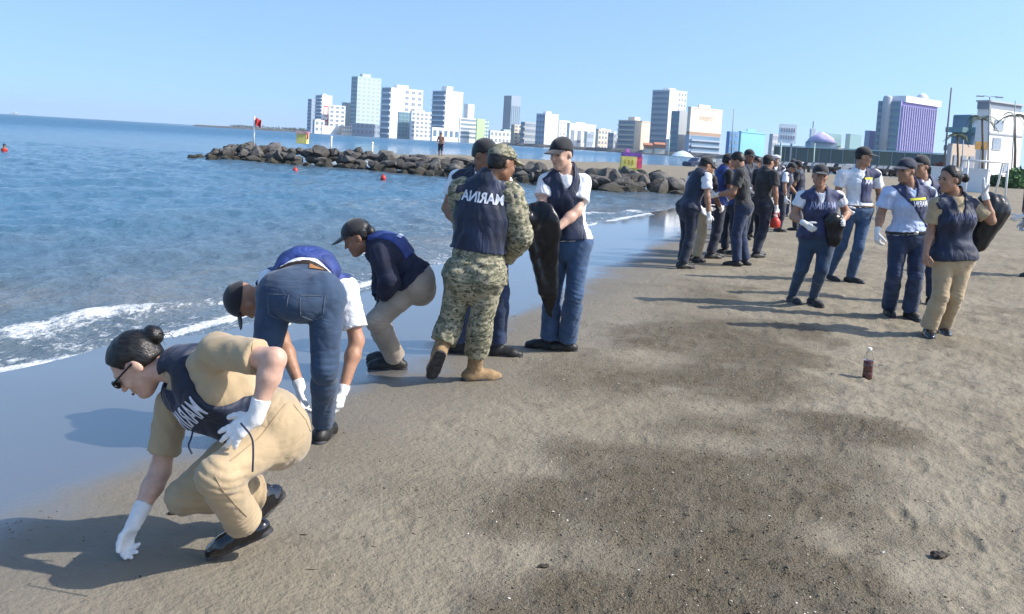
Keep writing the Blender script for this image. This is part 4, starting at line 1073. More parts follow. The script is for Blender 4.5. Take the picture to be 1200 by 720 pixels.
# ------------------------------------------------------------------ the group further along the beach
ARMS = dict(down=((.00, .05, 1.10), (.05, .06, .84)), fwd=((.12, .03, 1.10), (.36, -.04, 1.08)), work=((.06, .06, 1.10), (.30, -.02, .96)), reach=((.14, .04, 1.12), (.38, .0, .92)), back=((-.10, .05, 1.12), (-.02, .06, .87)))
def stand(label, px, Y, az, k=1.0, lean=0, nod=0, arms=('down', 'down'), stride=.0, shirt=WHITE, vest=NAVY, pants=NAVYP, cap='cap', skin=SKIN_T, gloves=(1, 1), h=.016, female=False, sleeve=.62, turn=0, z=None, shoes=SHOE, group='people further along the beach', text=False, bare=False, capm=BLACK):
    q = at(px, 300, Y); zz = gz(q[0], Y) if z is None else z
    for _ in range(4):
        py = 300+(q[2]-zz)*F_PX/Y; q = at(px, py, Y)
    o = np.array([q[0], Y, zz]); a = math.radians(az); fw = np.array([math.sin(a), math.cos(a), 0]); rt = np.array([math.cos(a), -math.sin(a), 0]); up = np.array([0, 0, 1.])
    sg = -1 if rt[0] > 0 else 1; rt = rt*(-sg)                       # rt now points to photo right
    ln = math.radians(lean)
    def U(f, s_, zt):                                                # upper body leans about the hips
        hz = .88; dz = zt-hz; ff = f*math.cos(ln)+dz*math.sin(ln); z2 = hz+dz*math.cos(ln)-f*math.sin(ln)
        return o+(fw*ff+rt*s_+up*z2)*k
    def Lw(f, s_, zt): return o+(fw*f+rt*s_+up*zt)*k
    sw = .175 if female else .19
    t = math.radians(az+turn); nd_ = math.radians(nod+lean*.5); fc = np.array([math.sin(t)*math.cos(nd_), math.cos(t)*math.cos(nd_), -math.sin(nd_)])
    J = dict(N=U(0, 0, 1.42), head=U(.035, 0, 1.555)+fc*.0, face=fc, up=up+fw*.0, front=fw, ha=Lw(0, -.095, .86), hb=Lw(0, .095, .86), ka=Lw(.02+stride*.35, -.10, .47), kb=Lw(.02-stride*.2, .10, .47))
    if nod or lean: J['up'] = up*math.cos(nd_)+np.array([math.sin(t), math.cos(t), 0])*math.sin(nd_)
    for kk, s1, st in (('a', -1, stride), ('b', 1, -stride)):
        J['s'+kk] = U(0, s1*sw, 1.37); e, w = ARMS[arms[0 if kk == 'a' else 1]]
        e_, w_ = (U(e[0], s1*(sw+e[1]), e[2]), U(w[0], s1*(sw+w[1]), w[2]))
        if arms[0 if kk == 'a' else 1] == 'down' and lean: e_ = J['s'+kk]+(Lw(e[0], s1*(sw+e[1]), e[2])-Lw(0, s1*sw, 1.37)); w_ = e_+(Lw(w[0], 0, w[2])-Lw(e[0], 0, e[2]))
        J['e'+kk], J['w'+kk] = e_, w_
        b = Lw(st*.5, s1*.10, 0); b[2] = gz(b[0], b[1]) if z is None else z; J['z'+kk] = b; J['a'+kk] = b-fw*.04+up*.085; J['t'+kk] = J['a'+kk]+fw*.2
    P_ = Person(label, J, group, k, 1.0, skin, h, female)
    ex = []
    for i, kk in enumerate('ab'):
        d = unit(J['w'+kk]-J['e'+kk]); s1 = -1 if kk == 'a' else 1
        if gloves[i]: P_.hand(kk, d, -rt*s1+fw*.1, fw+up*.3, .55, h=max(.007, h*.5), cuff=.04)
        else: ex += P_.hand(kk, d, -rt*s1, fw, .55, glove=False)
    P_.bare = bare; P_.body(hand_pr=ex)
    if bare:
        P_.trousers(pants, .016, .02, .05, .06, .004)
    else:
        P_.trousers(pants, .014, .018, .985, .06, .005); P_.shirt(shirt, .013, sleeve, .02 if vest else -.04, .005, .024)
        if vest:
            v = P_.vest(vest, .028, .0, .07, .07, .005)
            if text: print_on(v, P_.org, 'MARINA', P_.C+P_.spine*.03, P_.lat, P_.spine, P_.n, .26, PRINTD, True, 1.4)
        P_.shoe('a', shoes); P_.shoe('b', shoes)
    if cap == 'cap': P_.cap(capm); P_.hair(HAIR, None, .004, -.03)
    elif cap == 'sailor':
        f, u, c = P_.f, P_.u, P_.hc; ax = np.stack([P_.s, f, u])
        P_.hair(HAIR, None, .004, -.03)
        P_.make('sailor_cap', lambda P: np.minimum(np.maximum(ell(P, c+u*.075, ax, np.array([.088, .10, .06])), -plane(P, c+u*.06, u)), np.maximum(np.abs(cone(P, c-u*.2, c+u*.3, .098, .104))-.012, np.abs(plane(P, c+u*.085, u))-.028)), None, .14, WHITE, pts=(c+u*.07,), h=.009)
    elif cap == 'bun': P_.hair(HAIR, (P_.hc-P_.f*.12+P_.u*.02, .04))
    else: P_.hair(HAIR, None, .016, -.03, .05)
    return P_
stand('man in white shirt and navy vest leaning over at the water\'s edge', 803, 13.05, 70, 1.0, 17, 15, ('work', 'down'), .10, WHITE, NAVY, NAVYP, 'cap', SKIN_T, h=.014)
stand('person in khaki trousers just behind the man leaning over at the water\'s edge', 815, 13.9, 60, .95, 8, 10, ('work', 'work'), .05, BLACK, NAVY, KHAKI, 'cap', SKIN_D)
stand('man in dark clothes second from the water in the far group', 836, 14.5, 80, 1.02, 8, 12, ('fwd', 'work'), .12, BLACK, BLUEV, NAVYP, 'cap', SKIN_D)
L2 = stand('bareheaded man in charcoal shirt reading from a paper', 866, 13.55, -75, 1.03, 8, 28, ('fwd', 'fwd'), .12, CHAR, None, DENIMD, 'hair', SKIN_T, h=.014, sleeve=.68)
stand('person in blue vest standing between the two men who face each other', 853, 15.2, -120, .98, 5, 15, ('work', 'work'), .05, WHITE, BLUEV, NAVYP, 'hair', SKIN_T)
L5 = stand('person in dark clothes carrying a red jug behind the bareheaded man', 888, 14.9, 60, 1.02, 3, 5, ('work', 'down'), .22, CHAR, None, NAVYP, 'cap', SKIN_T, sleeve=.7)
stand('sailor in white cap and lettered navy vest', 899, 21.5, 172, 1.04, 0, 5, ('work', 'work'), .05, WHITE, NAVY, NAVYP, 'sailor', SKIN_T, text=True)
stand('person in white sleeves and navy vest looking down beside the sailor', 911, 20.2, 120, .95, 10, 25, ('down', 'work'), .08, WHITE, NAVY, NAVYP, 'cap', SKIN_T)
stand('person in dark sleeves standing right of the sailor, back turned', 930, 20.8, -60, .97, 4, 12, ('work', 'work'), .06, BLACK, NAVY, NAVYP, 'cap', SKIN_D)
stand('man in dark cap whose head shows above the bareheaded man', 867, 18.0, 150, 1.08, 0, 8, ('work', 'work'), .04, BLACK, NAVY, NAVYP, 'cap', SKIN_D)
stand('person in dark trousers cut off by the right edge of the picture', 1210, 13.7, -85, 1.0, 3, 8, ('work', 'down'), .10, BLACK, NAVY, DENIMD, 'cap', SKIN_D)
stand('person in white sleeves half hidden behind the man in dark clothes', 846, 17.2, 100, .99, 6, 15, ('work', 'work'), .06, WHITE, NAVY, DENIMD, 'cap', SKIN_T)
stand('bareheaded person in dark shirt between the bareheaded man and the sailor', 881, 18.6, -130, 1.0, 4, 12, ('work', 'down'), .06, CHAR, NAVY, NAVYP, 'hair', SKIN_D)
stand('person in a white shirt farthest away, left of the sailor', 890, 25.0, 160, 1.0, 0, 5, ('down', 'work'), .05, WHITE, NAVY, NAVYP, 'cap', SKIN_T)
stand('person in dark cap farthest away, right of the sailor', 921, 26.0, -150, 1.0, 3, 10, ('work', 'work'), .05, BLACK, NAVY, DENIMD, 'cap', SKIN_T)
# paper and jug held by two of them
c = (L2.J['wa']+L2.J['wb'])/2+np.array([-.10, 0, .05])
def slab(name, c, ax, hs, m, parent=None, org=(0, 0, 0), bev=0.0):
    bm = bmesh.new(); bmesh.ops.create_cube(bm, size=2)
    if bev: bmesh.ops.bevel(bm, geom=bm.edges[:], offset=bev, segments=2, affect='EDGES')
    M = np.asarray(ax, float).T*np.asarray(hs, float)[None, :]
    for v in bm.verts: v.co = Vector(M@np.array(v.co)+np.asarray(c, float)-np.asarray(org, float))
    me = bpy.data.meshes.new(name); bm.to_mesh(me); bm.free(); return link(name, me, parent, m)
PAPER = mat('paper', (.8, .8, .8), .8, .04, 8)
bm = bmesh.new(); g = [[bm.verts.new((( i/6-.5)*.20, (j/4-.5)*.28, .02*math.sin(i/6*3.1)+.004*j)) for j in range(5)] for i in range(7)]
for i in range(6):
    for j in range(4): bm.faces.new((g[i][j], g[i+1][j], g[i+1][j+1], g[i][j+1]))
me = bpy.data.meshes.new('paper_sheet'); bm.to_mesh(me); bm.free(); o = link('paper_sheet', me, None, PAPER); o.location = c; o.rotation_euler = (.1, math.radians(30), 0); sm = o.modifiers.new('thickness', 'SOLIDIFY'); sm.thickness = .0015
tag(o, 'white sheet of paper held by the bareheaded man', 'paper')
RED = mat('red_plastic', (.55, .045, .025), .4, .1, 12)
def lathe(name, prof, m, parent=None, loc=(0, 0, 0), seg=20):
    Vv = []; Fq = []
    for r, z in prof:
        for j in range(seg): Vv.append((r*math.cos(2*math.pi*j/seg), r*math.sin(2*math.pi*j/seg), z))
    for i in range(len(prof)-1):
        for j in range(seg): Fq.append((i*seg+j, i*seg+(j+1) % seg, (i+1)*seg+(j+1) % seg, (i+1)*seg+j))
    Fq.append(tuple(range(seg))[::-1]); Fq.append(tuple(range((len(prof)-1)*seg, len(prof)*seg)))
    me = bpy.data.meshes.new(name); me.from_pydata(Vv, [], Fq)
    for q in me.polygons: q.use_smooth = len(q.vertices) == 4
    o = link(name, me, parent, m); o.location = loc; return o
w = L5.J['wb']; jr = empty('plastic_jug', w+np.array([.0, -.02, -.36]), 'round red plastic jug carried by a person in the far group', 'jug')
lathe('jug_body', [(.05, .02), (.075, .03), (.085, .08), (.08, .14), (.05, .18), (.028, .2)], RED, jr); lathe('jug_cap', [(.028, .2), (.028, .225)], WHITE, jr)
tube('jug_handle', [(0.03, 0, .2), (.07, 0, .245), (0, 0, .27), (-.05, 0, .24), (-.03, 0, .2)], .008, RED, jr, np.zeros(3))
# bather on the spit, bather far out in the water
stand('bare-chested bather in dark shorts standing beyond the breakwater', 510, 62, 200, 1.0, 3, 10, ('work', 'down'), .05, pants=NAVYP, cap='hair', skin=SKIN_T, gloves=(0, 0), h=.03, bare=True, z=.35, group='bathers')
# ------------------------------------------------------------------ breakwater of boulders
def rock_mesh(seed):
    bm = bmesh.new(); bmesh.ops.create_icosphere(bm, subdivisions=3, radius=1.0)
    r = np.random.default_rng(seed); pl = [(unit(r.normal(size=3)), .52+.26*r.random()) for _ in range(20)]
    co = np.array([v.co[:] for v in bm.verts]); ph = r.random(3)*50
    d = 0.86+.34*vnoise(co[:, 0]*1.3+ph[0], co[:, 1]*1.3+ph[1], co[:, 2]*1.3+ph[2], seed)+.16*vnoise(co[:, 0]*4+ph[0], co[:, 1]*4, co[:, 2]*4, seed+1)
    co = co*d[:, None]
    for n, t in pl:
        e = co@n-t; co = co-np.outer(np.maximum(e, 0)*1.0, n)
    for v, c in zip(bm.verts, co): v.co = Vector(c)
    me = bpy.data.meshes.new('boulder'); bm.to_mesh(me); bm.free(); return me
def rock_mat():
    m = bpy.data.materials.new('boulder_stone'); m.use_nodes = True; nt = m.node_tree; L = nt.links; p = nt.nodes['Principled BSDF']
    tc = nd(nt, 'ShaderNodeTexCoord'); oi = nd(nt, 'ShaderNodeObjectInfo'); ge = nd(nt, 'ShaderNodeNewGeometry')
    ad = nd(nt, 'ShaderNodeVectorMath', operation='ADD'); L.new(tc.outputs['Object'], ad.inputs[0]); L.new(oi.outputs['Location'], ad.inputs[1])
    n = nd(nt, 'ShaderNodeTexNoise'); n.inputs['Scale'].default_value = 2.2; n.inputs['Detail'].default_value = 8; n.inputs['Roughness'].default_value = .65; L.new(ad.outputs[0], n.inputs[0])
    r = nd(nt, 'ShaderNodeValToRGB'); e = r.color_ramp.elements; e[0].position = .3; e[0].color = (.04, .037, .034, 1); e[1].position = .72; e[1].color = (.17, .155, .138, 1); L.new(n.outputs[0], r.inputs[0])
    h = nd(nt, 'ShaderNodeHueSaturation'); v = nd(nt, 'ShaderNodeMapRange'); v.inputs[3].default_value = .6; v.inputs[4].default_value = 1.3; L.new(oi.outputs['Random'], v.inputs[0]); L.new(v.outputs[0], h.inputs['Value']); L.new(r.outputs[0], h.inputs['Color'])
    # algae and wet stone up to the tide line
    sp = nd(nt, 'ShaderNodeSeparateXYZ'); L.new(ge.outputs['Position'], sp.inputs[0]); w = nd(nt, 'ShaderNodeMapRange'); w.inputs[1].default_value = -.05; w.inputs[2].default_value = .3; w.inputs[3].default_value = 1; w.inputs[4].default_value = 0; L.new(sp.outputs['Z'], w.inputs[0])
    x = nd(nt, 'ShaderNodeMix', data_type='RGBA'); L.new(w.outputs[0], x.inputs[0]); L.new(h.outputs[0], x.inputs[6]); x.inputs[7].default_value = (.045, .04, .028, 1); L.new(x.outputs[2], p.inputs['Base Color'])
    p.inputs['Roughness'].default_value = .85
    b = nd(nt, 'ShaderNodeBump'); b.inputs['Strength'].default_value = .7; b.inputs['Distance'].default_value = .12; L.new(n.outputs[0], b.inputs['Height']); L.new(b.outputs[0], p.inputs['Normal'])
    return m
ROCK = rock_mat(); rocks = [rock_mesh(100+i) for i in range(14)]
for r in rocks: r.materials.append(ROCK)
path = [gp(228, 185, SEA), gp(300, 190, SEA), gp(400, 197, SEA), gp(500, 205, SEA), gp(600, 213, SEA), gp(700, 223, SEA), gp(800, 228, SEA)]
path[0] = gp(240, 186, SEA)
br = empty('breakwater', path[3], 'long low breakwater of dark boulders reaching into the sea', 'breakwater')
def along(t):
    t = t*(len(path)-1); i = min(int(t), len(path)-2); return path[i]*(1-(t-i))+path[i+1]*(t-i)
rr = random.Random(5)
def place_rock(p, s, k):
    o = bpy.data.objects.new('boulder', rocks[k % len(rocks)]); COL.objects.link(o); o.parent = br
    o.location = Vector(p-path[3]); o.scale = (s*rr.uniform(.9, 1.4), s*rr.uniform(.8, 1.2), s*rr.uniform(.7, .95)); o.rotation_euler = (rr.uniform(-.4, .4), rr.uniform(-.4, .4), rr.uniform(0, 6.28))
k = 0
for row, (dy, z, n, s0) in enumerate(((0.30, -.24, 76, .36), (.85, .06, 74, .37), (1.6, .30, 68, .37), (2.6, .36, 50, .35), (3.5, .2, 30, .33))):
    for i in range(n):
        t = (i+.5+rr.uniform(-.3, .3))/n
        p = along(min(max(t, 0), 1)); tap = min(1, (t)/.10+.25)*min(1, (1-t)/.04+.6)
        low = .55+.45*smooth(.0, .35, 1-t) if row > 0 else 1
        q = p+np.array([rr.uniform(-.25, .25), dy+rr.uniform(-.3, .3), 0]); q[2] = SEA+(z+.2)*tap*(1.22 if t < .5 else .95)+rr.uniform(-.08, .08)
        place_rock(q, 1.06*s0*rr.uniform(.6, 1.45)*(1.12 if t > .45 else 1.0), k); k += 1
# loose rocks by the tip and low reef beyond
for (px, py, s) in ((226, 184, .3), (233, 183, .35), (245, 183, .4)): place_rock(gp(px, py+1, SEA)+np.array([0, 0, -.02]), s, k); k += 1

# ------------------------------------------------------------------ small things on and near the breakwater
WPAINT = mat('white_paint', (.78, .78, .76), .5, .05, 4); GREYM = mat('grey_metal', (.32, .33, .34), .5, .1, 5)
pb = at(297, 173, 49.5)
mast = empty('flag_mast', pb, 'white mast with a red flag on the breakwater', 'flag')
hgt = at(303, 137, 49.5)[2]-pb[2]
tube('pole', [pb, pb+np.array([0, 0, hgt])], .05, WPAINT, mast, pb, 8)
bm = bmesh.new(); G = [[bm.verts.new((i*.045, .10*math.sin(i*1.1+j*.3), hgt-.02-j*.085-.02*i+.03*math.sin(i*1.7))) for j in range(6)] for i in range(10)]
for i in range(9):
    for j in range(5): bm.faces.new((G[i][j], G[i+1][j], G[i+1][j+1], G[i][j+1]))
me = bpy.data.meshes.new('flag_cloth'); bm.to_mesh(me); bm.free(); fo = link('flag_cloth', me, mast, mat('red_flag_cloth', (.65, .05, .05), .7, .1, 3)); fo.modifiers.new('thickness', 'SOLIDIFY').thickness = .01
E3 = np.eye(3)
YEL = mat('yellow_board', (.80, .72, .22), .6, .12, 3); PINK = mat('pink_board', (.75, .10, .22), .6, .2, 3); PURP = mat('purple_board', (.22, .10, .42), .6, .2, 3); OLV = mat('olive_base', (.36, .38, .10), .7, .15, 3); ORG = mat('orange_awning', (.55, .22, .12), .7, .15, 2)
p0 = at(739, 201, 62); sx = 62/F_PX
bs = empty('billboard_cube', p0, 'yellow and pink advertising box with purple header on the sand', 'sign'); z0 = p0[2]
slab('base', p0+np.array([0, .6, .10]), E3, (.72*1.0, .6, .10), OLV, bs, p0, .04)
slab('front_panel', p0+np.array([-.13, .6, .62]), E3, (.52, .55, .40), YEL, bs, p0, .02); slab('side_panel', p0+np.array([.58, .62, .64]), E3, (.185, .52, .42), PINK, bs, p0, .02)
slab('header', p0+np.array([.05, .6, 1.16]), E3, (.66, .55, .13), PURP, bs, p0, .03); slab('topper', p0+np.array([-.25, .6, 1.42]), E3, (.13, .3, .13), mat('lilac', (.7, .25, .55), .6, .1, 3), bs, p0, .05)
for i, s_ in enumerate((-.38, -.13, .12)):
    fr = bs.children[1] if False else None
Vv, Fq = text_mesh('ABC', .02)
for i in range(3):
    slab('letter', p0+np.array([-.42+i*.26, .045, .62]), E3, (.055, .012, .17), mat('ochre_print', (.45, .36, .05), .7, .1, 5), bs, p0)
p0 = at(352, 169, 50.5)
ls = empty('lifeguard_box', p0, 'small yellow and white lifeguard box on the breakwater', 'sign')
slab('cabin', p0+np.array([0, .5, .30]), E3, (.29, .3, .28), YEL, ls, p0, .03); slab('roof', p0+np.array([0, .5, .65]), E3, (.31, .33, .07), mat('white_red_roof', (.7, .45, .45), .6, .3, 8), ls, p0, .03); slab('red_post', p0+np.array([.33, .3, .5]), E3, (.035, .05, .22), PINK, ls, p0)
for (px, py, Y, lb) in ((388, 170, 58, 'white marker post left of the bather beyond the breakwater'), (436, 177, 58, 'white marker post nearest to the bather')):
    q = at(px, py, Y); o = empty('marker_post', q, lb, 'post', 'marker posts')
    tube('post', [q-np.array([0, 0, .4]), q+np.array([0, 0, .45])], .06, WPAINT, o, q, 8); blob('knob', q+np.array([0, 0, .5]), E3, (.09, .09, .09), WPAINT, o, q)
def buoy(px, py, lb):
    q = gp(px, py, SEA); o = empty('buoy', q, lb, 'buoy', 'red buoys'); b = lathe('float', [(.04, -.08), (.10, -.03), (.12, .05), (.09, .12), (.04, .16)], RED, o); lathe('neck', [(.035, .155), (.035, .2), (.015, .21)], RED, o)
buoy(346, 201, 'faint red buoy before the breakwater, farther from the marine'); buoy(449, 210, 'red buoy just left of the marine')
q = gp(5, 178, SEA); sw = empty('person', q, 'swimmer in a red top far out at the left edge', 'person', 'bathers')
def swf(P): return smin(smin(ell(P, q+np.array([0, 0, .46]), E3, np.array([.10, .11, .13])), cone(P, q+np.array([0, 0, .36]), q+np.array([0, 0, .2]), .06, .06), .03), smin(cone(P, q+np.array([-.16, 0, .15]), q+np.array([.16, 0, .15]), .09, .09), cone(P, q+np.array([0, 0, .15]), q-np.array([0, 0, .5]), .19, .17), .08), .05)
sdf_obj('body', swf, q-.6, q+.75, .03, SKIN_D, sw, q)
sdf_obj('shirt', lambda P: np.maximum(swf(P)-.015, plane(P, q+np.array([0, 0, .26]), (0, 0, 1))), q-.6, q+.6, .03, RED, sw, q)
SWH = sdf_obj('hair', lambda P: np.maximum(ell(P, q+np.array([0, 0, .49]), E3, np.array([.115, .125, .125])), -plane(P, q+np.array([0, 0, .47]), (0, .3, 1))), q+np.array([-.2, -.2, .3]), q+np.array([.2, .2, .7]), .02, HAIR, sw, q)
sw.scale = (.62, .62, .62)
# ship on the horizon
q = at(18, 133.6, 4000); q[2] = SEA; sp = empty('ship', q, 'tiny white ship on the horizon at the far left', 'ship')
def hull(name, xs, zb, zt, w, m, rake=0.0):
    Vv = []; n = len(xs)
    for i, x in enumerate(xs):
        ww = w*(1 if 0 < i < n-1 else .1)
        Vv += [(x-rake*(i == 0), -ww, zb), (x-rake*(i == 0), ww, zb), (x+rake*(i == n-1), ww, zt), (x+rake*(i == n-1), -ww, zt)]
    Fq = []
    for i in range(n-1):
        for j in range(4): a = i*4+j; b = i*4+(j+1) % 4; Fq.append((a, b, b+4, a+4))
    Fq += [(0, 1, 2, 3), (4*n-1, 4*n-2, 4*n-3, 4*n-4)]
    me = bpy.data.meshes.new(name); me.from_pydata(Vv, [], Fq); return link(name, me, sp, m)
hull('hull', (-22, -14, 14, 24), -1, 5.5, 5, WPAINT, 3); hull('deckhouse', (-8, -7.5, 3, 4), 5.4, 12, 3.5, WPAINT); tube('mast', [q+np.array([-2, 0, 11]), q+np.array([-2, 0, 20])], .5, WPAINT, sp, q)

# ------------------------------------------------------------------ town along the far shore
GL = mat('window_glass', (.26, .31, .37), .15, .3, .3); GLB = mat('blue_glass', (.16, .26, .36), .15, .25, .15); 
def wallm(n, c): return mat('wall_'+n, c, .85, .04, .12)
WW = wallm('white', (.86, .86, .85)); WCR = wallm('cream', (.80, .70, .57)); WGR = wallm('grey', (.46, .49, .52)); WBL = wallm('bluegrey_and_shade', (.38, .46, .56)); WTN = wallm('tan', (.55, .45, .36)); WTE = wallm('teal', (.22, .37, .40)); WGN = wallm('green', (.50, .66, .36)); WCY = wallm('cyan', (.25, .58, .66)); WPU = wallm('purple', (.30, .26, .56)); WDK = wallm('dark', (.26, .30, .36)); WPL = wallm('palegreen', (.52, .66, .60)); WBR = wallm('brown', (.42, .29, .21)); WB2 = wallm('blue', (.12, .28, .52))
_cube = None
def cube_me(m):
    key = 'cube_'+m.name
    if key in bpy.data.meshes: return bpy.data.meshes[key]
    bm = bmesh.new(); bmesh.ops.create_cube(bm, size=1); me = bpy.data.meshes.new(key); bm.to_mesh(me); bm.free(); me.materials.append(m); return me
def bx(name, parent, c, s, m, rz=0):
    o = bpy.data.objects.new(name, cube_me(m)); COL.objects.link(o); o.parent = parent; o.location = c; o.scale = s; o.rotation_euler = (0, 0, rz); return o
PHI = math.radians(42)
SKY = 'buildings along the far shore'
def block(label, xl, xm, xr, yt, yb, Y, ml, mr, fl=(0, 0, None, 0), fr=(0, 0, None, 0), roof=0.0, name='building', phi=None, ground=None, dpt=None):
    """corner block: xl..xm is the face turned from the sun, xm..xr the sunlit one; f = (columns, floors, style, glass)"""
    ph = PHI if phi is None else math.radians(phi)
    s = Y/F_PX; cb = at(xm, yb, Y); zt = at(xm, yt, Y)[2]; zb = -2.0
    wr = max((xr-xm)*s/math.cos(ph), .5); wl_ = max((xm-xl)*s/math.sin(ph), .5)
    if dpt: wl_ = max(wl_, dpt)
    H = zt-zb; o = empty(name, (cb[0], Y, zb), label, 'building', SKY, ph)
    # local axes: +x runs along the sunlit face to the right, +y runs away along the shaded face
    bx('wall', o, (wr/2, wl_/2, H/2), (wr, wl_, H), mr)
    if ml is not mr: bx('wall', o, (.0-.04, wl_/2, H/2-.1), (.08, wl_-.02, H-.2), ml)  # flank skin; blue grey on white and cream blocks paints in their shade
    if roof:
        bx('roof_parapet', o, (wr/2, wl_/2, H+.25), (wr+.5, wl_+.5, .6), mr); bx('roof_house', o, (wr*.45, wl_*.5, H+roof/2), (wr*.35, wl_*.4, roof), mr)
    z0 = max(at(xm, yb, Y)[2]-zb, 1.0); hh = H-z0
    for (n, fl_, st, g), face in ((fl, 0), (fr, 1)):
        if not n: continue
        L_ = wl_ if face == 0 else wr; g = g or GL
        for j in range(fl_):
            zc = z0+hh*(j+.5)/fl_
            if st == 'band':
                if face == 0: bx('window_band', o, (-.10, L_/2, zc), (.16, L_*.9, hh/fl_*.5), g)
                else: bx('window_band', o, (L_/2, -.05, zc), (L_*.9, .16, hh/fl_*.5), g)
            elif st == 'balc':
                if face == 0:
                    bx('window_band', o, (-.10, L_/2, zc+hh/fl_*.12), (.16, L_*.92, hh/fl_*.6), g); bx('balcony', o, (-.7, L_/2, zc-hh/fl_*.35), (1.3, L_*.96, hh/fl_*.28), mr)
                else:
                    bx('window_band', o, (L_/2, -.05, zc+hh/fl_*.12), (L_*.92, .16, hh/fl_*.6), g); bx('balcony', o, (L_/2, -.7, zc-hh/fl_*.35), (L_*.96, 1.3, hh/fl_*.28), mr)
            else:
                for i in range(n):
                    u = L_*(i+.5)/n
                    if st == 'right' and i < n*.35: continue
                    sz = (L_/n*.55, hh/fl_*.5)
                    if face == 0: bx('window', o, (-.10, u, zc), (.16, sz[0], sz[1]), g)
                    else: bx('window', o, (u, -.05, zc), (sz[0], .16, sz[1]), g)
    o['H'] = H; o['wr'] = wr; o['wl'] = wl_; return o
BL = []
def B(*a, **k): BL.append(block(*a, **k)); return BL[-1]
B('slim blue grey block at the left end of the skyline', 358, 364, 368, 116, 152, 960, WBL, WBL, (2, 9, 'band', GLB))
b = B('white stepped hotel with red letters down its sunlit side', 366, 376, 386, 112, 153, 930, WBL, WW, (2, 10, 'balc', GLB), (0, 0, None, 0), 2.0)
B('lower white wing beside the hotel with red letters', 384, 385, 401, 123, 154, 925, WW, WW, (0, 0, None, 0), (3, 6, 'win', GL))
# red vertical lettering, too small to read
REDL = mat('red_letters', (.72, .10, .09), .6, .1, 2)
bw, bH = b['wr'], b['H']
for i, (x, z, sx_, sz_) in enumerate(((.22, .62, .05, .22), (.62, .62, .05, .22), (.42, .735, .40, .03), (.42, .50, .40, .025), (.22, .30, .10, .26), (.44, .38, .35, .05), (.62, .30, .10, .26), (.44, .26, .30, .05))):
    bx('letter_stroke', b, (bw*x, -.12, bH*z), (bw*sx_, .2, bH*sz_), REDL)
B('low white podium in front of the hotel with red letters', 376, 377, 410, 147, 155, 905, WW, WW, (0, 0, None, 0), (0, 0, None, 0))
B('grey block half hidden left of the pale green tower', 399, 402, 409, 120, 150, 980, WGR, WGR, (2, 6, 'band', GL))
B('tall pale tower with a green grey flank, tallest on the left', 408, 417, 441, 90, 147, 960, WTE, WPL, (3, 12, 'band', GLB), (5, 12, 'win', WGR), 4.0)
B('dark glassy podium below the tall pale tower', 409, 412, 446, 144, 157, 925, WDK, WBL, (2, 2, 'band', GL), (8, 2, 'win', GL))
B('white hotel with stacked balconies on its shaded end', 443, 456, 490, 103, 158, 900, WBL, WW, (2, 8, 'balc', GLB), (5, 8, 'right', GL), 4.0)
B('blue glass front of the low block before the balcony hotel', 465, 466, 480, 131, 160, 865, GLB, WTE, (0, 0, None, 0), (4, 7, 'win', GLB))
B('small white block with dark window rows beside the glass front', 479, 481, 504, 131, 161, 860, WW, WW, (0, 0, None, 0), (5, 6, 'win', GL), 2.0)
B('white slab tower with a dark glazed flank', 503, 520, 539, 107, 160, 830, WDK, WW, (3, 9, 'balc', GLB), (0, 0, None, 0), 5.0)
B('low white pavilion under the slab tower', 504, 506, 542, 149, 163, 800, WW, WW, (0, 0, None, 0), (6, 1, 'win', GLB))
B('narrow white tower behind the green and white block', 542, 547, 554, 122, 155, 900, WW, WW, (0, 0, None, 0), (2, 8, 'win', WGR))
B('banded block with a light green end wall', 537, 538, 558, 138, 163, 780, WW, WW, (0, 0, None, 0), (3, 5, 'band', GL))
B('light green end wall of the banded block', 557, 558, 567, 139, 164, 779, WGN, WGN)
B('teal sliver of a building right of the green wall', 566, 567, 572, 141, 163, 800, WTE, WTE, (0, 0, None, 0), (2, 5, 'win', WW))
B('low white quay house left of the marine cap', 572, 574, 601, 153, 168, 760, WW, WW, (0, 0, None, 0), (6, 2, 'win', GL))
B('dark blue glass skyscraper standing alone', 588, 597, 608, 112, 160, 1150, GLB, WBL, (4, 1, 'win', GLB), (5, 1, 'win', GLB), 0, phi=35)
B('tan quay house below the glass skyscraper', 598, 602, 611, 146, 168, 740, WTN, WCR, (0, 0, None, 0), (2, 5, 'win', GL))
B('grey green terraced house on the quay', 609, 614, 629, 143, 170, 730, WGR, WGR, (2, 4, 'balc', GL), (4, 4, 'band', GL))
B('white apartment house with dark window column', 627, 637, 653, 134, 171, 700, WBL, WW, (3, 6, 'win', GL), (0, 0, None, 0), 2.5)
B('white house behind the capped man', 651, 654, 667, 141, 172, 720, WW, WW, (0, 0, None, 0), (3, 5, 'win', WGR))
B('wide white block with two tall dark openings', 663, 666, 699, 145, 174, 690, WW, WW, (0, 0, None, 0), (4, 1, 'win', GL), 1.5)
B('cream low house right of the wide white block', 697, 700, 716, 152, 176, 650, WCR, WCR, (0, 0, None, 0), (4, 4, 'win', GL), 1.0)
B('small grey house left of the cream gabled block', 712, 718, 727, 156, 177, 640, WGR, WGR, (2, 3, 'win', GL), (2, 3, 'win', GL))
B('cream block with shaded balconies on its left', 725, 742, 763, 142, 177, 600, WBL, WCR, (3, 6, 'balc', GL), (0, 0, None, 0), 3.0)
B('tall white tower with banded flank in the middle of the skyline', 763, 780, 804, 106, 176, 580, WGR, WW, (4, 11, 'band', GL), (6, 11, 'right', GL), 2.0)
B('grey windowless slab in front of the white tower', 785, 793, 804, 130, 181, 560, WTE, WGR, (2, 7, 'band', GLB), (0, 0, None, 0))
e_ = B('large cream hotel wall with faint lettering', 803, 806, 852, 126, 180, 540, WCR, WCR, (0, 0, None, 0), (0, 0, None, 0), 2.5)
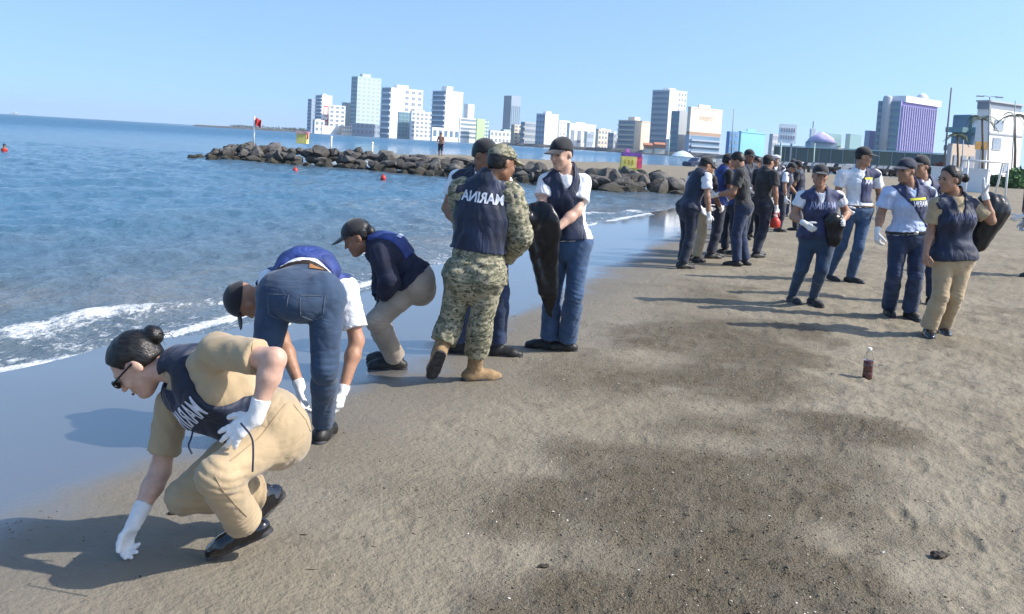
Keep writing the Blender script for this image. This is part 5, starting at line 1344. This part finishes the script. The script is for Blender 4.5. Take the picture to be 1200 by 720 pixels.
FAINT = mat('faint_lettering', (.60, .46, .33), .7, .1, 2)
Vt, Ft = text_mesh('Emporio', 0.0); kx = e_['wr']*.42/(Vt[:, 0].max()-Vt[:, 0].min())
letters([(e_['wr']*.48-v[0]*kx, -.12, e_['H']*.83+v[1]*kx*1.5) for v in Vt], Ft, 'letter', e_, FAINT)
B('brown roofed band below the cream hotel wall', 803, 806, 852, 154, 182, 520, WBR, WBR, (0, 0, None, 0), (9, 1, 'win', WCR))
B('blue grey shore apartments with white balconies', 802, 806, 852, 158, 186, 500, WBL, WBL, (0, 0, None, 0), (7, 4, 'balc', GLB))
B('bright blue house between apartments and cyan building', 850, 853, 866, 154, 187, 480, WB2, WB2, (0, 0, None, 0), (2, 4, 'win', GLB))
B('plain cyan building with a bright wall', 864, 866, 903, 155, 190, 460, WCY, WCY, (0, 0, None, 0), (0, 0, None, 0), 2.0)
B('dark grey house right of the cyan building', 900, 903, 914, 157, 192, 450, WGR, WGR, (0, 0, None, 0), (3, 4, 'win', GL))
# distant low teal roofs and trees
B('distant teal roof beyond the long screen fence', 962, 966, 992, 156, 190, 520, WTE, WTE); B('distant pale teal roof nearest the purple hotel', 990, 994, 1014, 157, 190, 520, WPL, WTE); B('dark blue grey house left of the purple hotel', 1012, 1016, 1034, 153, 192, 400, WBL, WBL)
gg = random.Random(9); FILL = [WW, WCR, WGR, WBL, WTN, WW, WPL]; adj = ['white', 'cream', 'grey', 'blue grey', 'tan', 'white', 'pale green']
fl_sp = [(372, 'below the hotel with red letters'), (404, 'left of the tall pale tower'), (452, 'below the stacked balconies'), (497, 'left of the slab tower'), (552, 'below the green wall'), (580, 'left of the glass skyscraper'), (594, 'under the glass skyscraper'), (616, 'left of the apartment house with window column'), (644, 'left of the capped man\'s head'), (676, 'right of the capped man\'s head'), (690, 'under the wide white block'), (706, 'right of the wide white block'), (720, 'above the advertising box'), (734, 'left of the orange stalls'), (752, 'just left of the orange stalls'), (772, 'behind the orange stalls'), (788, 'left of the parasol'), (812, 'right of the parasol'), (832, 'behind the far group'), (858, 'left of the cyan building'), (884, 'below the cyan building'), (938, 'between billboard and tent'), (984, 'right of the tent'), (1004, 'left of the purple hotel'), (568, 'right of the green wall'), (606, 'right of the glass skyscraper'), (660, 'behind the capped man\'s neck'), (712, 'between cream houses and balcony block'), (744, 'below the cream block with balconies'), (762, 'at the foot of the tall white tower'), (908, 'right of the dark grey house'), (926, 'under the billboard'), (950, 'just left of the tent'), (972, 'behind the tent'), (1022, 'at the foot of the purple hotel')]
for i, (x, wh) in enumerate(fl_sp):
    hx = 133+.058*x; k_ = i % 7; hgt_ = gg.uniform(9, 19); w_ = gg.uniform(9, 17); Yq = (890-max(0, x-500)*1.15)+20 if x < 900 else 460
    B('low %s house %s' % (adj[k_], wh), x-w_*.55, x-w_*.3, x+w_*.5, hx-hgt_, hx, Yq, FILL[(k_+3) % 7], FILL[k_], (0, 0, None, 0), (gg.randint(2, 4), gg.randint(2, 3), 'win', GL), gg.choice((0, 0, 1.5)), name='house')
# red awning stalls and a parasol on the far quay
for (xl, xr, yt, yb, lb) in ((754, 764, 169, 178, 'orange awning stall on the quay, left of two'), (766, 779, 168, 179, 'orange awning stall on the quay, right of two')):
    a = at((xl+xr)/2, yb, 500); s = 500/F_PX; o = empty('awning_stall', a, lb, 'stall', 'awning stalls on the quay'); w = (xr-xl)*s
    slab('awning', a+np.array([0, 0, (yb-yt)*s*.8]), np.stack([(1, 0, 0), unit((0, 1, .25)), unit((0, -.25, 1))]), (w/2, 2.5, .9), ORG, o, a); slab('counter', a+np.array([0, .5, .6]), E3, (w*.45, 1.8, 1.4), WCR, o, a)
a = at(799, 189, 150); o = empty('parasol', a, 'large pale beach parasol on the far beach', 'parasol')
lathe('canopy', [(2.0, .0), (1.9, .08), (1.3, .55), (.6, .85), (.08, .98)], mat('parasol_cloth', (.62, .74, .84), .7, .08, 2), o, (0, 0, .75), 16); tube('pole', [a, a+np.array([0, 0, 1.7])], .04, WPAINT, o, a)

# ------------------------------------------------------------------ purple hotel
Y = 380; s = Y/F_PX
ph = B('purple gridded hotel with white parapet and round stair tower', 1031, 1049, 1118, 118, 196, Y, WTE, WPU, (3, 10, 'band', GLB), (0, 0, None, 0), phi=40, name='hotel')
wr, H = ph['wr'], ph['H']; LIL = mat('lilac_fin', (.50, .48, .72), .7, .05, 1); PGL = mat('violet_glass', (.20, .19, .45), .25, .25, .3)
nx_, nz_ = 15, 11; zb = 2
for i in range(nx_+1): bx('fin', ph, (wr*(.04+.92*i/nx_), -.35, zb+(H-zb)*.47), (.42, .7, (H-zb)*.94), LIL)
for j in range(nz_):
    for i in range(nx_): bx('window', ph, (wr*(.04+.92*(i+.5)/nx_), -.08, zb+(H-zb)*.94*(j+.55)/nz_), (wr*.92/nx_*.72, .2, (H-zb)*.94/nz_*.6), PGL)
bx('parapet', ph, (wr*.55, 2, H+1.0), (wr*.98, 6, 2.6), WW); 
tw = lathe('stair_tower', [(1.8, 0), (1.8, H+1.2), (1.6, H+1.8), (.9, H+2.2), (.2, H+2.4)], WGR, ph, (-.2, 6, 0), 24)
lathe('dome', [(2.6, 0), (2.5, .9), (2.0, 2.0), (1.1, 2.7), (.1, 3.0)], WW, ph, (wr*.80, 4, H+2.2), 20); bx('dome_base', ph, (wr*.80, 4, H+2.0), (9, 6, .8), WGR)

# ------------------------------------------------------------------ house on the right, walls, fence, goal, poles
Y = 120.0; s = Y/F_PX
hs_ = B('white modern house with dark roof storey at the right', 1143, 1152, 1215, 127, 222, Y, WW, WW, (0, 0, None, 0), (0, 0, None, 0), phi=34, name='house')
wr, H, wd = hs_['wr'], hs_['H'], hs_['wl']
bx('roof_storey', hs_, (wr*.45, wd*.55, H+.45), (wr*.95, wd*.9, 1.0), WDK); bx('roof_slab', hs_, (wr*.45, wd*.5, H+1.0), (wr, wd*1.1, .22), WGR)
for (u, z, w, h_) in ((.26, .83, .26, .105), (.25, .62, .24, .125), (.56, .36, .09, .10)): bx('window', hs_, (wr*u, -.03, H*z), (wr*w, .12, H*h_), GL); bx('window_frame', hs_, (wr*u, -.05, H*(z-h_*.55)), (wr*w*1.08, .16, .12), WGR)
bx('floor_band', hs_, (wr*.5, -.08, H*.73), (wr, .18, .22), WGR)
t2 = B('teal glazed terrace block left of the white house', 1121, 1130, 1148, 134, 222, 128, WTE, WTE, (2, 4, 'balc', GLB), (2, 4, 'balc', GLB), phi=20, name='house')
t3 = B('grey ground floor annex with dark doorways', 1108, 1111, 1150, 168, 224, 116, WGR, WTN, (0, 0, None, 0), (3, 1, 'win', WDK), phi=30, name='annex')
q = at(1150, 171, 112); o = empty('sign_panel', q, 'orange panel sign in front of the white house', 'sign'); slab('panel', q, E3, (.75, .06, .5), mat('orange_panel', (.66, .36, .10), .6, .1, 3), o, q); slab('post', q-np.array([0, 0, 1.6]), E3, (.06, .06, 1.6), GREYM, o, q)
# long screen fence behind the parked cars
FNC = mat('screen_fabric', (.13, .155, .14), .9, .15, .4)
A_ = gp(906, 196, 0); A_ = at(906, 193, 190); B_ = at(1136, 207, 170)
fn = empty('screen_fence', (A_[0], A_[1], 0), 'long grey green screen fence with a pale top rail', 'fence'); dv = B_-A_; n = 16; ang = math.atan2(dv[1], dv[0]); L_ = np.hypot(dv[0], dv[1])
fn.rotation_euler = (0, 0, ang); ft = at(906, 170.5, 190)[2]
for i in range(n):
    bx('screen_panel', fn, (L_*(i+.5)/n, 0, ft/2-.1), (L_/n*.985, .08, ft-.1), FNC if i % 3 else mat('screen_fabric_olive', (.17, .175, .125), .9, .15, .4)); bx('post', fn, (L_*i/n, -.1, ft/2), (.16, .16, ft), GREYM)
bx('top_rail', fn, (L_/2, 0, ft), (L_, .2, .22), WPL)
# billboard
q = at(922, 168, 185); s = 185/F_PX; o = empty('billboard', (q[0], q[1], 0), 'white rooftop billboard with rows of small print', 'sign'); zc = at(922, 157, 185)[2]
bx('panel', o, (0, 0, zc), (20*s, .3, 22*s), WW)
for j in range(2):
    for i in range(6): bx('letter', o, ((i-2.5)*2.9*s, -.2, zc+(4.5-j*8.5)*s), (1.6*s, .1, 4.5*s), mat('grey_print', (.42, .40, .44), .7, .1, 2))
for i in (-1, 1): bx('post', o, (i*6*s, .3, zc/2), (.3, .3, zc), GREYM)
# purple tent
q = at(962, 170, 200); s = 200/F_PX; o = empty('tent', (q[0], q[1], 0), 'purple and white striped tent roof behind the screen fence', 'tent'); zt = at(962, 156, 200)[2]
lathe('canopy', [(17*s, 0), (13*s, 6*s), (6*s, 10*s), (2*s, 12*s), (.3*s, 12.5*s)], mat('tent_stripe', (.30, .24, .52), .7, .4, .5, var2=(.62, .60, .74)), o, (0, 0, zt-11*s), 12); bx('tower', o, (-11*s, 0, zt-3*s), (5*s, 5*s, 14*s), WW); bx('spire', o, (-11*s, 0, zt+8*s), (1.2*s, 1.2*s, 10*s), WGR); bx('side_wall', o, (0, 0, (zt-11*s)/2), (30*s, 20*s, zt-11*s), WGR)
# poles
def pole(lb, px, py, pxt, pyt, Y, r, m=GREYM, arm=None):
    q = at(px, py, Y); t = at(pxt, pyt, Y); q[2] = gz(q[0], q[1]); o = empty('lamp_post' if arm else 'pole', q, lb, 'pole', 'poles and lamp posts')
    tube('shaft', [q, t], [r*1.3, r*.8], m, o, q, 8)
    if arm:
        for sg in (-1, 1): tube('arm', [t, t+np.array([sg*arm*.5, 0, .12]), t+np.array([sg*arm, 0, .05])], r*.5, m, o, q); slab('lamp_head', t+np.array([sg*arm, 0, .03]), E3, (.35, .15, .06), m, o, q)
pole('tall dark pole standing before the purple hotel', 1106, 196, 1115, 103, 100, .10, mat('dark_pole', (.13, .13, .14), .6, .1, 2))
pole('twin armed lamp post in front of the white house', 1157, 215, 1160, 114, 95, .08, GREYM, 1.0)
pole('thin pole near the corner of the white house', 1184, 222, 1190, 118, 90, .05, GREYM)
pole('short pole left of the palm trees', 1127, 200, 1129, 164, 100, .07, GREYM)
pole('leaning steel post at the left end of the screen fence', 914, 196, 916, 165, 150, .10, WPL)
pole('pale steel post in the middle of the screen fence', 953, 196, 955, 168, 150, .10, WPL)
pole('antenna mast rising behind the bright blue house', 857, 180, 860, 128, 470, .25, GREYM)
pole('pale flagpole on the quay before the tall white tower', 783, 181, 785, 158, 450, .3, WPL)
# white block wall and football goal
q0 = at(1091, 216, 62); q1 = at(1158, 216, 58)
wl2 = empty('low_wall', (q0[0], q0[1], 0), 'low white wall behind the woman with the bun', 'wall'); zt = at(1091, 196, 62)[2]; d = q1-q0; L_ = np.hypot(d[0], d[1]); wl2.rotation_euler = (0, 0, math.atan2(d[1], d[0]))
for i in range(3): bx('wall_panel', wl2, (L_*(i+.5)/3, 0, zt/2), (L_/3-.02, .25, zt), WW)
bx('coping', wl2, (L_/2, 0, zt+.04), (L_+.1, .35, .09), WW)
def goal():
    Y = 46; a = at(1131, 226, Y); b = at(1178, 229, Y); zt = at(1131, 188, Y)[2]; a[2] = gz(a[0], a[1]); b[2] = gz(b[0], b[1])
    o = empty('football_goal', a, 'white football goal frame on the sand at the right', 'goal')
    bk = np.array([.3, 1.6, 0]); z = np.array([0, 0, zt-a[2]])
    for nm, p_ in (('post', [a, a+z]), ('post', [b, b+z]), ('crossbar', [a+z, b+z]), ('stay', [a+z, a+z+bk*.5]), ('stay', [b+z, b+z+bk*.5]), ('stay', [a+z+bk*.5, a+bk]), ('stay', [b+z+bk*.5, b+bk]), ('back_bar', [a+bk, b+bk]), ('top_back_bar', [a+z+bk*.5, b+z+bk*.5])): tube(nm, p_, .055, WPAINT, o, a, 8)
goal()
# right edge banner
q = at(1201, 250, 30); o = empty('banner_post', q, 'dark banner on a post cut by the right edge', 'sign'); zg = gz(q[0], q[1]); slab('post', np.array([q[0], q[1], (zg+1.75)/2]), E3, (.05, .05, .95), GREYM, o, q); slab('banner', np.array([q[0]+.12, q[1], 1.05]), E3, (.22, .02, .75), mat('dark_banner', (.06, .035, .06), .7, .2, 4), o, q)
o = None
# ------------------------------------------------------------------ palms and shrubs
def palm(lb, px, py, pyt, Y, n=13, ln=1.9):
    q = at(px, py, Y); q[2] = gz(q[0], q[1]); t = at(px+1, pyt, Y); r = empty('palm_tree', q, lb, 'tree', 'palms by the white house')
    tube('trunk', [q, q*.5+t*.5+np.array([.1, 0, 0]), t], [.17, .13, .11], mat('palm_bark', (.17, .13, .09), .9, .2, 6), r, q, 8)
    Vv = []; Fq = []; R2 = random.Random(int(px))
    for i in range(n):
        a = i*2.4; el = R2.uniform(-.1, .9); l = ln*R2.uniform(.8, 1.1); dr = np.array([math.cos(a), math.sin(a), 0]); sd = np.array([-math.sin(a), math.cos(a), 0])
        for j in range(14):
            tt = (j+1)/14; c_ = t+dr*l*tt*math.cos(el)+np.array([0, 0, l*(math.sin(el)*tt-.75*tt*tt)])
            w = .38*math.sin(math.pi*min(1, tt*.85+.12))
            for sg in (-1, 1):
                b0 = len(Vv); Vv += [c_-q, c_+dr*.10-q, c_+sd*sg*w+dr*.22-np.array([0, 0, .18+.1*R2.random()])-q]; Fq.append((b0, b0+1, b0+2))
    me = bpy.data.meshes.new('crown'); me.from_pydata([tuple(v) for v in Vv], [], Fq); link('crown', me, r, mat('palm_frond', (.07, .10, .04), .6, .3, 1.5))
palm('palm tree in front of the white house windows', 1150, 222, 139, 100); palm('small palm left of the teal terrace block', 1121, 216, 158, 104, 12, 1.5); palm('tall palm near the corner of the white house', 1188, 222, 135, 96, 12, 1.7)
def shrub(lb, px, py, Y, rx, rz, c, name='shrub', seed=1, n=500, grp='shrubs by the white house'):
    q = at(px, py, Y); q[2] = gz(q[0], q[1]); r = empty(name, q, lb, 'shrub', grp); g = np.random.default_rng(seed)
    Vv = []; Fq = []
    for i in range(n):
        d = unit(g.normal(size=3)); rad = .55+.5*g.random(); c_ = np.array([d[0]*rx, d[1]*rx*.8, abs(d[2])*rz*2])*rad; c_[2] += .05; s_ = .16*rx+.05; a, b_ = unit(g.normal(size=3))*s_, unit(g.normal(size=3))*s_
        k0 = len(Vv); Vv += [c_+a, c_+b_, c_-a, c_-b_]; Fq.append((k0, k0+1, k0+2, k0+3))
    me = bpy.data.meshes.new('foliage'); me.from_pydata([tuple(v) for v in Vv], [], Fq); link('foliage', me, r, mat('leaf_%s' % name+str(seed), c, .6, .3, 2)); tube('stem', [q, q+np.array([0, 0, rz])], .05, mat('bark', (.12, .09, .06), .9, .2, 5), r, q)
shrub('green shrub left of the goal post corner', 1168, 217, 85, 1.0, .5, (.05, .11, .05), seed=3); shrub('bright green shrub at the right edge', 1192, 216, 80, 1.2, .9, (.09, .20, .06), seed=4); shrub('red flowering shrub at the foot of the purple hotel', 1101, 200, 130, 1.6, 1.1, (.38, .09, .05), seed=5); shrub('dark shrub beside the red flowering one', 1093, 205, 120, 1.4, .8, (.04, .07, .04), seed=6)
# ------------------------------------------------------------------ parked cars along the promenade
def car_proto(col):
    r = empty('parked_car', (0, 0, 0), 'x', 'car', 'cars parked along the promenade')
    prof = [(-2.1, .35), (-2.15, .75), (-1.95, .95), (-1.25, 1.02), (-.75, 1.45), (.75, 1.48), (1.45, 1.05), (2.05, .95), (2.15, .6), (2.1, .35)]
    def ext(name, pr, w, m, par, inset=0.0):
        n = len(pr); Vv = [(x, -w*(1-inset*max(0, (z-1.0))), z) for x, z in pr]+[(x, w*(1-inset*max(0, (z-1.0))), z) for x, z in pr]
        Fq = [tuple(range(n)), tuple(range(2*n-1, n-1, -1))]+[(i, n+i, n+(i+1) % n, (i+1) % n) for i in range(n)]
        me = bpy.data.meshes.new(name); me.from_pydata(Vv, [], Fq); bm = bmesh.new(); bm.from_mesh(me); bmesh.ops.recalc_face_normals(bm, faces=bm.faces); bmesh.ops.bevel(bm, geom=bm.edges[:], offset=.04, segments=2, affect='EDGES'); bm.to_mesh(me); bm.free()
        return link(name, me, par, m)
    ext('body', prof, .88, col, r, .3)
    for sg in (-1, 1):
        for pr in ([(-1.12, 1.04), (-.72, 1.38), (-.05, 1.40), (-.05, 1.04)], [(.05, 1.04), (.05, 1.40), (.70, 1.41), (1.25, 1.06)]):
            Vv = [(x, sg*.89*(1-.3*max(0, z-1.0)), z) for x, z in pr]; me = bpy.data.meshes.new('side_window'); me.from_pydata(Vv, [], [tuple(range(4))]); link('side_window', me, r, GL)
    for x, sg in ((-1.3, -1), (-1.3, 1), (1.3, -1), (1.3, 1)):
        o = lathe('wheel', [(.16, -.1), (.31, -.1), (.33, 0), (.31, .1), (.16, .1)], SOLE, r, (x, sg*.80, .33), 14); o.rotation_euler = (math.pi/2, 0, 0)
        o2 = lathe('rim', [(.15, -.11), (.19, -.11), (.19, .11), (.15, .11)], GREYM, o, (0, 0, 0), 10)
    return r
def copy_tree(o, parent=None):
    c = o.copy(); COL.objects.link(c); c.parent = parent
    for ch in o.children: copy_tree(ch, c)
    return c
paints = [('dark grey', mat('car_dark', (.03, .032, .036), .3, .1, 2, coat=.5)), ('white', mat('car_white', (.6, .6, .6), .3, .05, 2, coat=.5)), ('navy', mat('car_navy', (.03, .05, .10), .3, .1, 2, coat=.5)), ('silver', mat('car_silver', (.30, .31, .32), .3, .05, 2, coat=.5)), ('dark red', mat('car_red', (.14, .03, .03), .3, .1, 2, coat=.5)), ('black', mat('car_black', (.012, .012, .014), .3, .1, 2, coat=.5))]
protos = [car_proto(m) for _, m in paints]; usedp = [False]*6
spots = [(1050, 200, 5), (1041, 200, 0), (1030, 199.5, 5), (1018, 199, 2), (1005, 198.5, 0), (993, 198, 3), (980, 197.5, 5), (968, 197, 0), (956, 196.5, 2), (944, 196, 5), (932, 195.6, 1), (921, 195.2, 0), (909, 194.8, 5), (897, 194.4, 2), (885, 194, 4), (872, 193.5, 0), (859, 193, 5), (846, 192.5, 3), (833, 192, 0), (820, 191.5, 2), (1064, 201, 0), (1076, 202, 5)]
order = sorted(spots); ordn = ['first', 'second', 'third', 'fourth', 'fifth', 'sixth', 'seventh', 'eighth', 'ninth', 'tenth', 'eleventh', 'twelfth', 'thirteenth', 'fourteenth', 'fifteenth', 'sixteenth', 'seventeenth', 'eighteenth', 'nineteenth', 'twentieth', 'twenty-first', 'twenty-second']
for i, (px, py, c) in enumerate(order):
    o = protos[c] if not usedp[c] else copy_tree(protos[c]); usedp[c] = True
    q = at(px, py, 118+.03*(px-940)); o.location = (q[0], q[1], gz(q[0], q[1])); o.rotation_euler = (0, 0, .5+.25*math.sin(i*2.1)); o['label'] = '%s parked car, %s from the left in the promenade row' % (paints[c][0], ordn[i])
for pz, u_ in zip(protos, usedp):
    if not u_:
        for ch in list(pz.children): bpy.data.objects.remove(ch)
        bpy.data.objects.remove(pz)
# ------------------------------------------------------------------ rock revetment and promenade along the far quay
REV = mat('revetment_stone', (.17, .16, .15), .9, .4, .5, .8, 1.2)
cl = [(140, 300), (110, 460), (58, 590), (-10, 760), (-95, 930), (-250, 1080), (-430, 1180)]
Vv = []; Fq = []; N_ = 0
pts = []
for i in range(len(cl)-1):
    for j in range(24): t = j/24; pts.append((cl[i][0]*(1-t)+cl[i+1][0]*t, cl[i][1]*(1-t)+cl[i+1][1]*t))
pts = np.array(pts); tg = np.gradient(pts, axis=0); tg /= np.linalg.norm(tg, axis=1)[:, None]; nr_ = np.stack([tg[:, 1], -tg[:, 0]], -1)
if (nr_[60]@np.array([1, 0])) < 0: nr_ = -nr_
prof = [(-3, -1), (-1.5, .3), (0.5, 1.4), (3, 1.9), (14, 2.0), (60, 2.0)]
for i, (p_, n_) in enumerate(zip(pts, nr_)):
    for j, (d, z) in enumerate(prof): Vv.append((p_[0]+n_[0]*d, p_[1]+n_[1]*d, z+(rr.uniform(-.25, .25) if j < 4 else 0)))
m_ = len(prof)
for i in range(len(pts)-1):
    for j in range(m_-1): a = i*m_+j; Fq.append((a, a+1, a+m_+1, a+m_))
me = bpy.data.meshes.new('seawall'); me.from_pydata(Vv, [], Fq); o = link('seawall', me, None, REV); tag(o, 'dark rock seawall along the far shore', 'seawall')
# low wooded shoreline far left
for (x0, x1, Y_, lb) in ((272, 300, 1500, 'low dark wooded point at the left end of the far shore'), (300, 345, 1450, 'low dark wooded shore right of the point'), (340, 372, 1350, 'dark trees at the foot of the skyline')):
    a, b = at(x0, 150, Y_), at(x1, 153, Y_); q = np.array([(a[0]+b[0])/2, Y_, 0]); g = np.random.default_rng(x0); Vv = []; Fq = []; hw = (b[0]-a[0])/2
    o = empty('tree_belt', q, lb, 'trees'); o['kind'] = 'stuff'
    for i in range(700):
        c_ = np.array([g.uniform(-hw, hw)*1.05, g.uniform(-12, 12), g.random()**1.2*(4.2+2*math.sin(i*.37))]); s_ = 1.1; a1, b1 = unit(g.normal(size=3))*s_, unit(g.normal(size=3))*s_
        k0 = len(Vv); Vv += [c_+a1, c_+b1, c_-a1, c_-b1]; Fq.append((k0, k0+1, k0+2, k0+3))
    me = bpy.data.meshes.new('foliage'); me.from_pydata([tuple(v) for v in Vv], [], Fq); link('foliage', me, o, mat('far_leaf', (.045, .065, .05), .8, .3, .2)); bx('bank', o, (0, 3, -.2), (hw*2.1, 20, 1.6), REV)

# ------------------------------------------------------------------ bottle on the sand
q = gpt(1016, 444); z = q[2]; bt = empty('plastic_bottle', (q[0], q[1], z), 'clear plastic bottle half full of dark drink on the sand', 'bottle', rz=.3)
PET = mat('clear_plastic', (.9, .93, .93), .05, .0, 10, trans=1.0, ior=1.35); COLA = mat('dark_red_drink', (.17, .045, .05), .12, .2, 10, coat=.6)
lathe('bottle_shell', [(.030, 0), (.036, .006), (.036, .05), (.034, .055), (.036, .06), (.034, .09), (.036, .095), (.036, .145), (.034, .165), (.022, .20), (.014, .218), (.014, .225)], PET, bt)
lathe('drink', [(.028, .003), (.0345, .008), (.0345, .05), (.0325, .055), (.0345, .06), (.0325, .09), (.0345, .095), (.0345, .142), (.030, .143)], COLA, bt)
lathe('bottle_cap', [(.0165, .215), (.0165, .238), (.013, .241)], mat('bottle_cap_plastic', (.85, .8, .7), .5, .05, 10), bt)

# ------------------------------------------------------------------ debris on the sand
def height_at():
    bme = bpy.data.objects['beach'].data; n = len(bme.vertices); co = np.empty(n*3, np.float32); bme.vertices.foreach_get('co', co); return co.reshape(-1, 3)
bco = height_at(); wk = np.empty(len(bco), np.float32); bpy.data.objects['beach'].data.attributes['wrack'].data.foreach_get('value', wk)
sdv = np.empty(len(bco), np.float32); bpy.data.objects['beach'].data.attributes['sd'].data.foreach_get('value', sdv)
g = np.random.default_rng(11)
sel = (bco[:, 1] > 2.0) & (bco[:, 1] < 13) & (np.abs(bco[:, 0]) < 9) & (sdv > 2.2)
idx = np.nonzero(sel)[0]; wgt = (.03+wk[idx]*1.0)*np.minimum(1, (bco[idx, 1]/4))**1.0; wgt = wgt/wgt.sum()
def scatter(name, label, n, smin_, smax_, m, weights, asp, flat, zoff=.2):
    pk = g.choice(idx, n, p=weights); base = np.array([(1, 0, 0), (0, 1, 0), (-1, 0, 0), (0, -1, 0), (0, 0, 1), (0, 0, -1.)]); tri = np.array([(0, 1, 4), (1, 2, 4), (2, 3, 4), (3, 0, 4), (1, 0, 5), (2, 1, 5), (3, 2, 5), (0, 3, 5)])
    V_ = []; s_ = smin_+(smax_-smin_)*g.random(n)**3; a = g.random(n)*6.28
    sx, sy, sz = s_*(1+asp*g.random(n)), s_*(.6+.4*g.random(n)), s_*flat*(.6+.6*g.random(n))
    P = bco[pk]+np.stack([g.uniform(-.01, .01, n), g.uniform(-.01, .01, n), sz*zoff], -1)
    bb = base[None]*np.stack([sx, sy, sz], -1)[:, None, :]*(1+.35*g.uniform(-1, 1, (n, 6, 1)))
    ca, sa = np.cos(a)[:, None], np.sin(a)[:, None]; x = bb[..., 0]*ca-bb[..., 1]*sa; y = bb[..., 0]*sa+bb[..., 1]*ca; zz = bb[..., 2]+(g.uniform(-.3, .3, (n, 1)))*bb[..., 0]*.4
    V_ = (P[:, None, :]+np.stack([x, y, zz], -1)).reshape(-1, 3); F_ = (tri[None]+np.arange(n)[:, None, None]*6).reshape(-1, 3)
    o = link(name, mesh_np(name, V_, F_, False), None, m); tag(o, label, 'debris', None, 'stuff')
un = np.ones(len(idx))*np.minimum(1, bco[idx, 1]/5); un /= un.sum()
scatter('wrack_bits', 'fine brown plant bits and grit strewn over the sand', 9000, .002, .006, mat('wrack_bit', (.17, .132, .085), .9, .5, 30), wgt, 1.5, .6)
scatter('sand_crumbs', 'small crumbs of sand and shell grit', 9000, .002, .006, mat('sand_crumb', (.235, .19, .13), .95, .25, 30), wgt, .6, .7)
scatter('shell_bits', 'pale shell fragments scattered on the sand', 420, .0025, .008, mat('shell_bit', (.72, .66, .57), .6, .1, 30), wgt, .6, .4)
scatter('dark_twigs', 'dark twigs and weed scraps lying on the sand', 600, .0025, .008, mat('dark_weed', (.055, .045, .034), .9, .4, 30), un, 3.0, .35)
for (px, py, lb, sc) in ((1100, 651, 'black clump of weed on the sand at the lower right', .03), (822, 660, 'dark hooked weed scrap on the coarse sand', .018), (206, 602, 'dark clump of weed by the crouching woman\'s knee', .022), (636, 664, 'dark weed clump at the edge of the coarse sand', .016)):
    q = gpt(px, py); 
    def wf(P, q=q, sc=sc): return smin(smin(ell(P, q+np.array([0, 0, sc*.15]), E3, np.array([1, .8, .28])*sc), ell(P, q+np.array([sc*.9, sc*.2, sc*.1]), E3, np.array([.8, .5, .25])*sc), .01), ell(P, q+np.array([-sc*.8, -sc*.3, sc*.1]), E3, np.array([.7, .5, .2])*sc), .01)+(vnoise(P[:, 0]*90, P[:, 1]*90, P[:, 2]*90, 3)-.5)*sc*.45
    o = sdf_obj('weed_clump', wf, q-sc*2.6, q+sc*2.6, .005, mat('dark_weed', (.055, .045, .034)), None, q); o.location = q; tag(o, lb, 'weed', 'weed clumps on the sand')

# ------------------------------------------------------------------ sea haze
hz = bpy.data.materials.new('haze'); hz.use_nodes = True; nt = hz.node_tree; nt.nodes.remove(nt.nodes['Principled BSDF'])
pv = nt.nodes.new('ShaderNodeVolumePrincipled'); pv.inputs['Color'].default_value = (.85, .93, 1.0, 1); pv.inputs['Density'].default_value = HAZE; pv.inputs['Anisotropy'].default_value = .2
nt.links.new(pv.outputs[0], nt.nodes['Material Output'].inputs['Volume'])
bm = bmesh.new(); bmesh.ops.create_cube(bm, size=1); me = bpy.data.meshes.new('haze'); bm.to_mesh(me); bm.free()
o = link('haze', me, None, hz); o.scale = (12600, 11800, 90); o.location = (0, 0, 80-45); tag(o, 'thin bluish sea haze over the bay', None, None, 'stuff')
